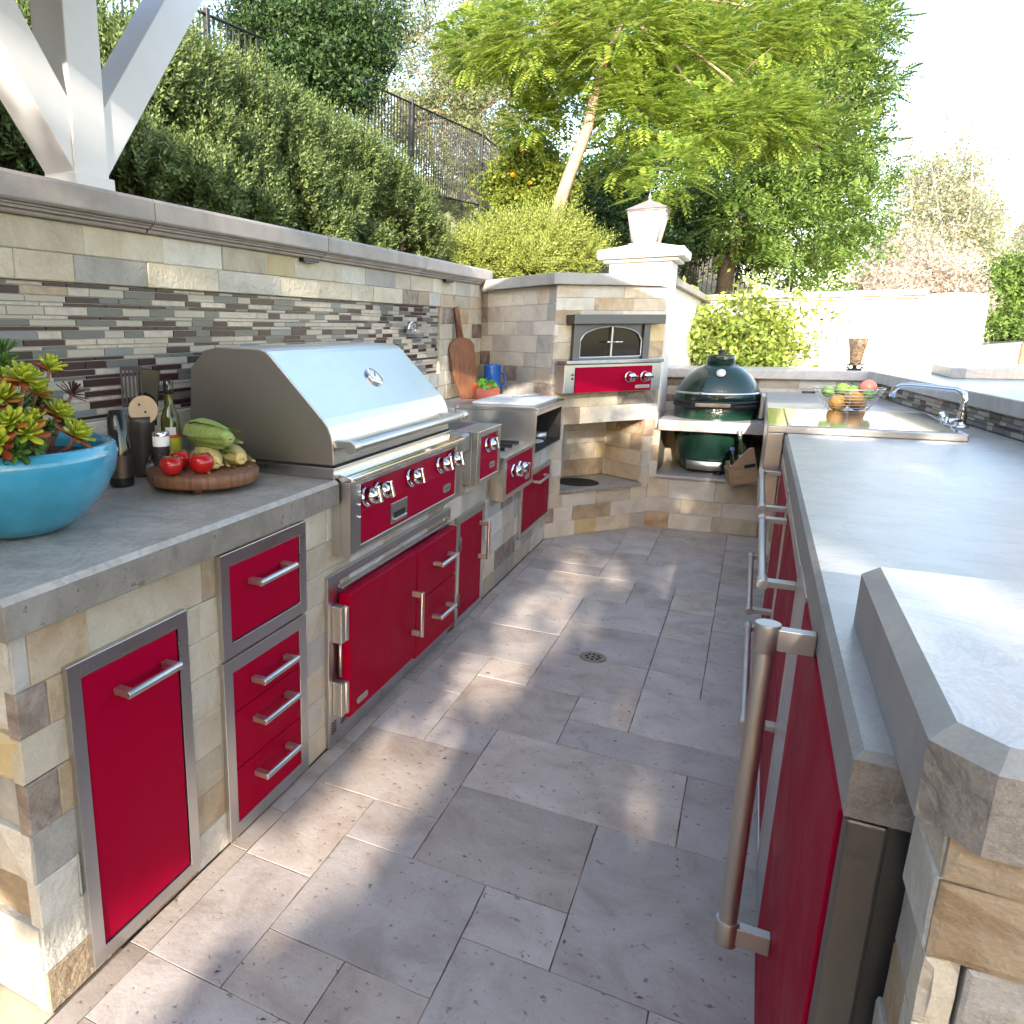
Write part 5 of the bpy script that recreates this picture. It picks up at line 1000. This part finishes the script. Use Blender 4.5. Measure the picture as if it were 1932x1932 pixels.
def clumped(bl, ncl, per, crad, shell=.4, sq=(1,1,.85)):
    C, d, k = in_blobs(bl, ncl, shell, sq); C = C + d*(rng.random(ncl) < .3)[:, None]*rng.uniform(0, 1.1, ncl)[:, None]*crad*1.6; r = crad*rng.uniform(.6, 1.4, ncl)
    P = C[:, None, :] + rng.normal(size=(ncl, per, 3))*(r[:, None, None]*.5)*np.array([1,1,.7]); return P.reshape(-1, 3)
def limbs(mb, base, tips, r0, seed, fork=.35):
    rr = random.Random(seed)
    for tp in tips:
        a, b_ = Vector(base), Vector(tp); m1 = a.lerp(b_, .4) + Vector((rr.uniform(-.1,.1), rr.uniform(-.1,.1), rr.uniform(0,.15)))*(b_-a).length*.5; mb.tube([a, m1, a.lerp(b_, .75)+Vector((0,0,.05)), b_], [r0, r0*.7, r0*.45, r0*.12], 7)
        for k in range(5):
            f = rr.uniform(.45, .95); c = a.lerp(b_, f); e = c + Vector((rr.uniform(-1,1), rr.uniform(-1,1), rr.uniform(-.3,.8)))*(b_-a).length*.25; mb.tube([c, c.lerp(e,.5)+Vector((0,0,.03)), e], [r0*.35, r0*.22, r0*.06], 5)
def tree(name, label, cat, trunk, tr, bl, leaves, lmat, bmat, group=None, extra=None, r0=None, tips=None):
    base = trunk[0]; t = thing(name, label, cat, tuple(base), group)
    mb = MB(); mb.tube(trunk, tr, 9); limbs(mb, trunk[-1], tips or [tuple(c + np.array([0,0,r*.2])) for c, r in bl], r0 or tr[-1]*.8, len(label)); mb.build('trunk', bmat, t)
    fast_mesh('crown', leaves, 4, lmat, t)
    if extra is not None: fast_mesh(extra[0], extra[1], 4, extra[2], t)
    return t
M['bark_pale'] = plain('pale_bark', (.27,.21,.165), .85, noise=.25, scale=14, bump=.4); M['bark_dark'] = plain('dark_bark', (.07,.055,.045), .9, noise=.3, scale=20, bump=.5)
M['lf_jac'] = leafmat('feathery_leaf', (.10,.20,.03), (.34,.42,.09), .45); M['lf_fine'] = leafmat('fine_green_leaf', (.06,.13,.03), (.20,.30,.07), .35); M['lf_dark'] = leafmat('dark_leaf', (.018,.045,.016), (.052,.105,.032), .25)  # dark_leaf: own dark green, darkened further for shade on the flowering tree
M['lf_mid'] = leafmat('broad_leaf', (.05,.12,.025), (.16,.27,.06), .35); M['lf_olive'] = leafmat('olive_leaf', (.10,.13,.06), (.24,.27,.14), .3); M['lf_citrus'] = leafmat('citrus_leaf', (.08,.14,.02), (.24,.28,.05), .35); M['lf_rose'] = leafmat('rosemary_leaf', (.045,.085,.03), (.22,.28,.09), .25)
M['lf_lime'] = leafmat('lime_shrub_leaf', (.16,.21,.04), (.34,.38,.10), .35); M['lf_yel'] = leafmat('yellow_shrub_leaf', (.10,.17,.03), (.36,.43,.10), .4); M['lf_pale'] = leafmat('pale_leaf', (.20,.23,.13), (.42,.42,.31), .4); M['purple'] = leafmat('purple_bloom', (.09,.07,.24), (.18,.14,.38), .3); M['lf_dry'] = leafmat('dry_brush_leaf', (.40,.34,.29), (.55,.50,.43), .3)  # pale_leaf holds sunlit, overexposed glare in its colour
# feathery tree (fronds of paired leaflets)
def fronds(P, D, ln, npair=9):
    n = len(P); D = unit(D); up = np.tile([0,0,1.], (n, 1)); S = unit(np.cross(D, up)+1e-6); Nn_ = unit(np.cross(S, D)); L_ = ln*rng.uniform(.7, 1.25, n)[:, None]; out = []
    for k in range(npair):
        f = .12 + .88*k/(npair-1); c = P + D*L_*f - np.array([0,0,1.])*(L_*.30*f*f); pl = L_*.34*(math.sin(math.pi*min(1, f*.85+.12))+.12)
        for sg in (-1, 1):
            d = unit(S*sg*.85 + D*.55 - np.array([0,0,.22])); w = unit(np.cross(d, Nn_)); out.append(np.stack([c, c+d*pl*.55+w*pl*.20, c+d*pl, c+d*pl*.55-w*pl*.20], 1))
    return np.concatenate(out, 0)
bl = blobs_px([(1180,55,10.5,125),(1000,60,11,95),(905,85,12,70),(1060,190,12,60),(1290,115,11,105),(1425,215,10.3,85),(1330,235,10,75),(1260,330,9.6,58),(1490,235,10.4,55),(1000,230,12,50),(1400,70,11.4,95),(1530,30,11.4,70),(1200,200,10.6,85),(1180,300,11.5,50),(1230,370,9.3,30)])
C, d, k = in_blobs(bl, 5200, .42); d[:, 2] = d[:, 2]*.45 + .12
tr_ = [Vector(at(1042,425,11)), Vector(at(1072,335,11)), Vector(at(1108,245,10.9)), Vector(at(1124,170,10.8)), Vector(at(1150,90,10.8)), Vector(at(1185,20,10.8))]
tree('feathery_tree', 'tall feathery-leaved tree with a pale leaning trunk, lit bright green', 'tree', tr_, [.105,.092,.08,.065,.05,.03], bl, fronds(C, d + rng.normal(size=d.shape)*.25, .29, 7), 'lf_jac', 'bark_pale', r0=.035, tips=[at(*q) for q in ((1180,20,10.5),(1000,60,11),(905,85,12),(1290,100,11),(1425,190,10.4),(1330,200,10.2),(1400,70,11.4),(1530,30,11.4),(1060,150,12))])
# fine-leaved tall tree to its right
bl = blobs_px([(1600,85,16,85),(1560,195,16,95),(1500,295,15.5,105),(1425,330,15,75),(1620,290,16,65),(1465,425,15,85),(1565,440,16,75),(1385,420,15,55),(1655,165,16.5,50),(1530,520,15.5,45),(1620,395,16,50),(1510,100,16.5,80),(1640,60,16.5,50),(1500,20,17,80),(1600,10,17,60),(1660,330,16.5,30)])
C, d, k = in_blobs(bl, 2600, .45); d[:, 2] *= .5
tr_ = [Vector(at(1362,575,15.5)), Vector(at(1372,500,15.5)), Vector(at(1395,420,15.4)), Vector(at(1440,330,15.5)), Vector(at(1500,220,15.8)), Vector(at(1570,100,16))]
tree('fine_leaved_tree', 'tall tree with layered fine green foliage and a dark trunk, right of centre', 'tree', tr_, [.17,.15,.13,.10,.07,.03], bl, np.concatenate([fronds(C, d + rng.normal(size=d.shape)*.3, .40, 7), leaf_quads(clumped(bl, 520, 60, .34), .085, .4)]), 'lf_fine', 'bark_dark', r0=.05)
# fuller tree behind both
bl = blobs_px([(1120,60,22,90),(1010,150,22,70),(1240,60,22,90),(1350,40,22,90),(1450,120,22,95),(1300,180,22,90),(1180,180,22,80),(1420,260,22,90),(1540,150,22,80),(1250,280,22,70),(1340,330,21,80),(1080,300,21,60),(1480,380,21,80),(1560,300,22,80),(1580,60,23,70),(1600,440,21,50),(1540,500,21,50)])
tree('broadleaf_tree', 'full mid-green tree standing behind the feathery and fine-leaved trees', 'tree', [Vector(at(1300,600,22)), Vector(at(1300,420,22)), Vector(at(1310,250,22))], [.25,.2,.14], bl, leaf_quads(clumped(bl, 900, 60, .5), .15, .5), 'lf_mid', 'bark_dark', r0=.08)
# dark tree with purple bloom top left
bl = blobs_px([(520,60,9.5,85),(590,120,9.5,85),(665,70,9.5,80),(530,150,9.2,60),(650,165,9.5,55),(470,30,9.5,55),(715,35,9.8,45),(600,30,9.8,80),(700,130,9.6,40)])
tree('flowering_tree', 'dark green tree with small purple blossoms above the hedge, top left', 'tree', [Vector(at(600,330,9.5)), Vector(at(600,220,9.5)), Vector(at(605,130,9.5))], [.10,.08,.06], bl, leaf_quads(clumped(bl, 900, 60, .20), .06, .45), 'lf_dark', 'bark_dark', extra=('blossom', leaf_quads(clumped(bl, 60, 9, .10, .12), .04, .8), 'purple'), r0=.03)
bl = blobs_px([(740,110,19,55),(770,40,19,50),(830,200,19,80),(900,275,18.5,75),(870,120,19.5,85),(960,190,19,75),(975,325,18,55),(850,330,18,50),(930,60,20,80),(800,290,18,40),(1040,120,20,70),(1080,40,21,60),(740,250,18,50),(785,225,19,50),(700,225,18,40)])
tree('olive_tree', 'grey-green leafy tree behind the iron fence', 'tree', [Vector(at(900,430,18.5)), Vector(at(890,330,18.8)), Vector(at(890,230,19))], [.14,.12,.09], bl, leaf_quads(clumped(bl, 1050, 60, .36), .10, .38), 'lf_olive', 'bark_pale', r0=.05)
bl = blobs_px([(990,305,13.5,52),(1030,350,13,48),(958,360,13.5,38),(1010,395,13,40)])
tree('citrus_bush', 'yellow-green citrus bush with orange fruit left of the pale trunk', 'bush', [Vector(at(1000,430,13.3)), Vector(at(1000,360,13.3))], [.05,.035], bl, leaf_quads(clumped(bl, 330, 55, .2), .075, .5), 'lf_citrus', 'bark_dark', r0=.02)
M['orange'] = plain('orange_fruit', (.60,.28,.02), .4, bump=.05, scale=60)
for q, (px, py) in enumerate(((985,283),(1012,300),(968,330),(1035,335),(1000,345),(1022,372))): fruit('orange', 'orange', at(px, py, 13.0), .045, 'small orange hanging in the yellow-green citrus bush', 'orange', 'oranges on the citrus bush')
bl = blobs_px([(1150,345,16,75),(1095,405,15.5,55),(1225,400,16,60),(1300,440,16.5,60),(1180,440,15,50),(1120,470,14.5,40),(1250,470,15,40),(1330,390,17,55),(1420,470,19,60)])
tree('laurel_thicket', 'dark shaded laurel shrub behind the lantern and pale trunk', 'shrub', [Vector(at(1200,520,16)), Vector(at(1200,430,16))], [.08,.05], bl, leaf_quads(clumped(bl, 800, 60, .3), .09, .45), 'lf_dark', 'bark_dark', r0=.04)
# pale sparse trees far right
bl = blobs_px([(1760,440,30,95),(1700,490,29,70),(1825,470,30,75),(1780,340,31,70),(1690,545,28,50),(1790,545,29,75),(1870,520,29,50),(1850,410,31,45)])
tw = MB(); t = thing('pale_tree', 'sparse pale tree with bare twigs against the white sky', 'tree', at(1760,620,30))
base_ = Vector(at(1760,640,30)); 
for k in range(26):
    rr = random.Random(k); tp = Vector(at(1700+rr.uniform(-40,150), rr.uniform(150,420), 30+rr.uniform(-1.5,1.5))); m1 = base_.lerp(tp, .5)+Vector((rr.uniform(-.4,.4),rr.uniform(-.4,.4),.2)); tw.tube([base_, m1, tp], [.06,.035,.006], 5)
    for q in range(6): f = rr.uniform(.4,.95); c = m1.lerp(tp, f); tw.tube([c, c+Vector((rr.uniform(-.5,.5),rr.uniform(-.5,.5),rr.uniform(.1,.8)))], [.012,.003], 4)
M['twig'] = plain('pale_twig', (.34,.29,.27), .9); tw.build('twigs', 'twig', t)
fast_mesh('crown', leaf_quads(np.concatenate([clumped(bl, 900, 50, .5), clumped(blobs_px([(1770,300,30,130)]), 90, 16, .35)]), .13, .5), 4, 'lf_pale', t)
bl = blobs_px([(1690,550,24,50),(1760,530,24,45),(1640,545,22,40),(1830,545,23,45),(1720,490,25,40),(1800,500,25,35)]); t = thing('dry_brush', 'pinkish dry brush above the white garden wall', 'brush', at(1740,600,24)); fast_mesh('foliage', leaf_quads(clumped(bl, 500, 45, .4), .11, .4), 4, 'lf_dry', t); mb = MB(); limbs(mb, at(1740,620,24), [tuple(c) for c, r in bl], .03, 3); mb.build('stems', 'twig', t)
bl = blobs_px([(1925,560,13,38),(1912,625,13,42),(1905,505,13.5,26),(1950,660,13,50),(1940,520,13,40)])
tree('dark_garden_bush', 'dark green bush at the right edge beside the white wall', 'bush', [Vector(at(1935,700,13)), Vector(at(1930,640,13))], [.06,.04], bl, leaf_quads(clumped(bl, 260, 45, .24, .55), .075, .5), 'lf_fine', 'bark_dark', r0=.03)
bl = blobs_px([(1325,625,7.3,48),(1400,605,7.4,52),(1465,632,7.3,48),(1508,662,7.2,28),(1298,668,7.2,28),(1440,592,7.5,34),(1370,668,7.2,55),(1450,680,7.2,50),(1302,600,7.2,26),(1300,640,7.0,26)])
tree('yellow_shrub', 'sunlit yellow-green leafy shrub right behind the green smoker', 'shrub', [Vector(at(1400,800,7.3)), Vector(at(1400,690,7.3))], [.03,.02], bl, leaf_quads(clumped(bl, 250, 24, .15, .5), .058, .55), 'lf_yel', 'bark_dark', r0=.014)
# rosemary hedge: upright sprigs of needles
def sprigs(P, D, ln, nn=11, nl=.028, wid=.16):
    n = len(P); D = unit(D); L_ = ln*rng.uniform(.6, 1.3, n)[:, None]; a = unit(np.cross(D, rng.normal(size=(n, 3)))); b_ = np.cross(D, a); out = []
    for k in range(nn):
        f = k/nn; th = k*2.4; e = a*math.cos(th)+b_*math.sin(th); c = P + D*L_*f; d = unit(e*.9 + D*.9); w = unit(np.cross(d, D)); l = nl*(1.25-.6*f)*rng.uniform(.8, 1.2, n)[:, None]; out.append(np.stack([c, c+d*l*.5+w*l*wid, c+d*l, c+d*l*.5-w*l*wid], 1))
    return np.concatenate(out, 0)
bl = blobs_px([(255,150,4.4,105),(335,165,4.8,100),(420,205,5.2,100),(500,250,5.7,92),(570,285,6.2,88),(640,315,6.7,84),(700,350,7.2,72),(755,400,7.6,60),(800,450,7.9,40),(350,255,4.7,90),(440,310,5.1,80),(540,350,5.7,80),(630,390,6.3,60),(260,310,4.1,80),(380,360,4.5,80),(480,400,5.1,60),(600,435,5.9,56),(700,462,6.7,38),(40,110,4.3,100),(25,250,4.0,90),(120,60,4.6,80),(230,95,4.8,45),(140,250,4.0,80)])
C, d, k = in_blobs(bl, 15500, .30); D = d*np.array([.55,.55,.3]) + np.array([0,0,.7]) + rng.normal(size=d.shape)*.25
keep = C[:, 0] < -2.26; C, D = C[keep], D[keep]
t = thing('rosemary_hedge', 'dense dark rosemary hedge with sunlit tips behind the mosaic wall', 'hedge', (-3.0, 4.5, 1.6))
fast_mesh('foliage', np.concatenate([sprigs(C, D, .15, 14, .034, .20), sprigs(C+np.array([0,0,-.05]), D + rng.normal(size=D.shape)*.3, .10, 8, .042, .22)]), 4, 'lf_rose', t)
mb = MB(); rr = random.Random(4)
for c, r in bl:
    if c[0] > -2.3: continue
    for q in range(5): mb.tube([(c[0]+rr.uniform(-.1,.1), c[1]+rr.uniform(-.1,.1), hgt(c[0], c[1])-.05), tuple(c + np.array([rr.uniform(-.1,.1), rr.uniform(-.1,.1), -r*.2])), tuple(c + np.array([rr.uniform(-.2,.2), rr.uniform(-.2,.2), r*.6]))], [.016,.010,.003], 5)
mb.build('stems', 'bark_dark', t)
bl = blobs_px([(960,468,8.6,62),(1035,458,8.6,64),(892,482,8.4,46),(1095,482,8.6,42),(1000,500,8.4,60)])
C, d, k = in_blobs(bl, 3800, .35); t = thing('feathery_shrub', 'pale lime-green feathery shrub behind the corner of the wall', 'shrub', at(990,540,8.6)); fast_mesh('foliage', sprigs(C, d*np.array([.9,.9,.5])+np.array([0,0,.45]), .22, 11, .042), 4, 'lf_lime', t)
mb = MB(); limbs(mb, at(990,560,8.6), [tuple(c) for c, r in bl], .014, 9); mb.build('stems', 'bark_dark', t)
# low cover on the bank
C = np.stack([rng.uniform(-9, -2.4, 9000), rng.uniform(5.5, 19, 9000), np.zeros(9000)], 1); C[:, 2] = [hgt(x, y) for x, y, _ in C]
tag(fast_mesh('ground_cover', leaf_quads(C, .16, .35, .2, 1.2), 4, 'lf_olive'), 'patchy low plants covering the dry bank', 'ground cover', kind='stuff')

# ------------------------------------------------------------------ far right bits
M['car_paint'] = plain('silver_car_paint', (.46,.46,.50), .25, .4, coat=.6); M['car_glass'] = plain('car_glass', (.02,.022,.03), .05, spec=.8); M['tyre'] = plain('tyre_rubber', (.02,.02,.02), .8)
cp_ = Vector(at(1955, 735, 13)); CM = Matrix.Translation((cp_.x+.6, cp_.y, -.12)) @ Matrix.Rotation(R_(186), 4, 'Z')
t = thing('parked_car', 'silver parked car glimpsed beyond the wall at the right edge', 'car', tuple(CM.translation))
body = [(-2.1,.35),(-2.15,.62),(-2.0,.86),(-1.55,.93),(-.95,.98),(-.35,1.36),(.1,1.44),(.75,1.42),(1.35,1.15),(1.75,1.02),(2.1,.95),(2.15,.55),(2.1,.30),(-1.9,.28)]
body = [(-x, z+.32) for x, z in body]; mb = MB(); mb.prism(body, -.86, .86, 'y', CM); mb.build('body', 'car_paint', t, .06, 3)
for sgn in (-1, 1): mb = MB(); mb.prism([(-x, z+.32) for x, z in ((-.85,1.0),(-.33,1.32),(.1,1.39),(.7,1.37),(1.2,1.14),(1.3,1.02))], sgn*.862, sgn*.872, 'y', CM); mb.build('side_window', 'car_glass', t)
mb = MB(); mb.add([CM @ Vector(v) for v in ((.97,-.72,1.325),(.97,.72,1.325),(.40,.66,1.675),(.40,-.66,1.675))], [(0,1,2,3)]); mb.build('windscreen', 'car_glass', t)
for x in (-1.35, 1.35):
    for sgn in (-1, 1): w = MB().lathe([(.001,-.1),(.20,-.1),(.32,-.09),(.335,0),(.32,.09),(.20,.1),(.001,.1)], n=24, mat=CM @ Matrix.Translation((x, sgn*.78, .335)) @ Matrix.Rotation(R_(90), 4, 'X')).build('wheel', 'tyre', t); MB().lathe([(.001,-.105),(.19,-.105),(.19,.105),(.001,.105)], n=20, mat=CM @ Matrix.Translation((x, sgn*.78, .335)) @ Matrix.Rotation(R_(90), 4, 'X')).build('rim', 'steel_sat', w)
wp = Vector(at(1926, 700, 7.5)); t = thing('umbrella_pole', 'dark brown wooden pole with a pale sleeve at the right edge', 'pole', (wp.x, wp.y, 0)); M['poleswood'] = plain('dark_pole_wood', (.12,.06,.045), .6)
MB().lathe([(.022,0),(.022,1.40)], (wp.x, wp.y, 0), 14).build('shaft', 'poleswood', t); MB().lathe([(.040,0),(.040,1.24),(.024,1.26)], (wp.x, wp.y, 0), 14).build('sleeve', 'crate', t)

# ------------------------------------------------------------------ the covered part over the camera (its roof edge shades the oven wall) and trees behind
t = thing('patio_roof', 'white timber patio roof over the near part of the kitchen', 'roof', (0, -.2, 2.66))
MB().box(-4.6, 2.8, .25, 2.10, 2.755, 2.85).build('deck', 'white_paint', t); MB().box(-2.02, -1.882, -1.2, 2.05, 2.66, 2.7545).build('beam', 'white_paint', t); MB().box(2.3, 2.44, .1, 2.05, 2.60, 2.7545).build('beam', 'white_paint', t)
for k in range(3): MB().box(-1.88, 2.298, .35+k*.68, .45+k*.68, 2.67, 2.7545).build('rafter', 'white_paint', t)
for yy in (.3, 1.9): MB().box(2.3, 2.44, yy-.07, yy+.07, 0, 2.6).build('post', 'white_paint', t)
def floor_pt(px, py, z=0.0): d = ray(px, py); t = (z-H)/d[2]; return np.array([d[0]*t, d[1]*t, z])
# unseen crowns are carved along sun rays to throw flecks on paving and walls
GAPS = [(floor_pt(px, py), r) for px, py, r in ((1085,1060,.15),(1165,1078,.11),(1280,1105,.13),(1080,1125,.16),(1010,1180,.17),(940,1245,.16),(890,1300,.12),(760,1440,.15),(690,1510,.13),(600,1600,.12),(350,1755,.12),(220,1850,.14),(430,1680,.10),(1250,1360,.035),(1238,1420,.04),(1220,1490,.045),(1202,1550,.04),(1180,1330,.06),(1110,1190,.07),(560,1680,.08))]
GAPS += [(np.array(p), r) for p, r in (((-.49,5.84,.20),.05),((-.35,5.84,.19),.05),((-.60,5.84,.21),.04),((-1.30,.85,.10),.13),((-1.45,.85,.22),.13),((-1.22,.85,.02),.10))]
def gaps(V):
    c = V.mean(1); s = np.array(sv); keep = np.ones(len(c), bool)
    for p, r in GAPS:
        w = c - p; dist = np.linalg.norm(w - (w @ s)[:, None]*s, axis=1); keep &= (dist > r*1.05) | (rng.random(len(c)) < .10)
    return V[keep]
def shade_tree(x, y, h, label, seed, blobs, ncl, per=46, crad=.42):
    bl = [(np.array((x+a, y+b_, c)), r) for a, b_, c, r in blobs]
    tree('shade_tree', label, 'tree', [Vector((x,y,-.1)), Vector((x+.05,y,h*.3)), Vector((x,y+.1,h*.55))], [.16,.13,.09], bl, gaps(leaf_quads(clumped(bl, ncl, per, crad, .6), .13, .6)), 'lf_dark', 'bark_dark', 'shade trees behind the kitchen', r0=.05)
shade_tree(-1.6, -6.6, 5.5, 'broad leafy shade tree on the left behind the kitchen', 1, [(-1.4,0,2.1,1.2),(.2,.2,2.9,1.35),(-1.2,.2,3.2,1.2),(1.3,0,1.9,1.1),(1.4,.2,3.3,1.2),(-2.6,0,2.6,1.2),(.1,0,1.4,1.0),(.6,0,4.0,1.1),(-.6,.1,4.1,1.0),(1.8,0,4.1,1.0)], 680)
shade_tree(2.4, -7.0, 5.5, 'broad leafy shade tree on the right behind the kitchen', 2, [(-1.2,0,2.4,1.2),(.3,.2,3.2,1.3),(-1.3,.2,3.4,1.2),(1.5,0,2.2,1.3),(1.6,.2,3.2,1.3),(0,0,1.5,1.0),(-2,0,1.3,.9),(-1.2,0,4.1,1.0),(.4,0,4.2,1.1),(1.6,0,4.2,1.0),(-.6,-.4,3.6,.9),(-.3,-.5,3.4,.8)], 800)  # last blobs added to this unseen crown to keep sun off the bar top
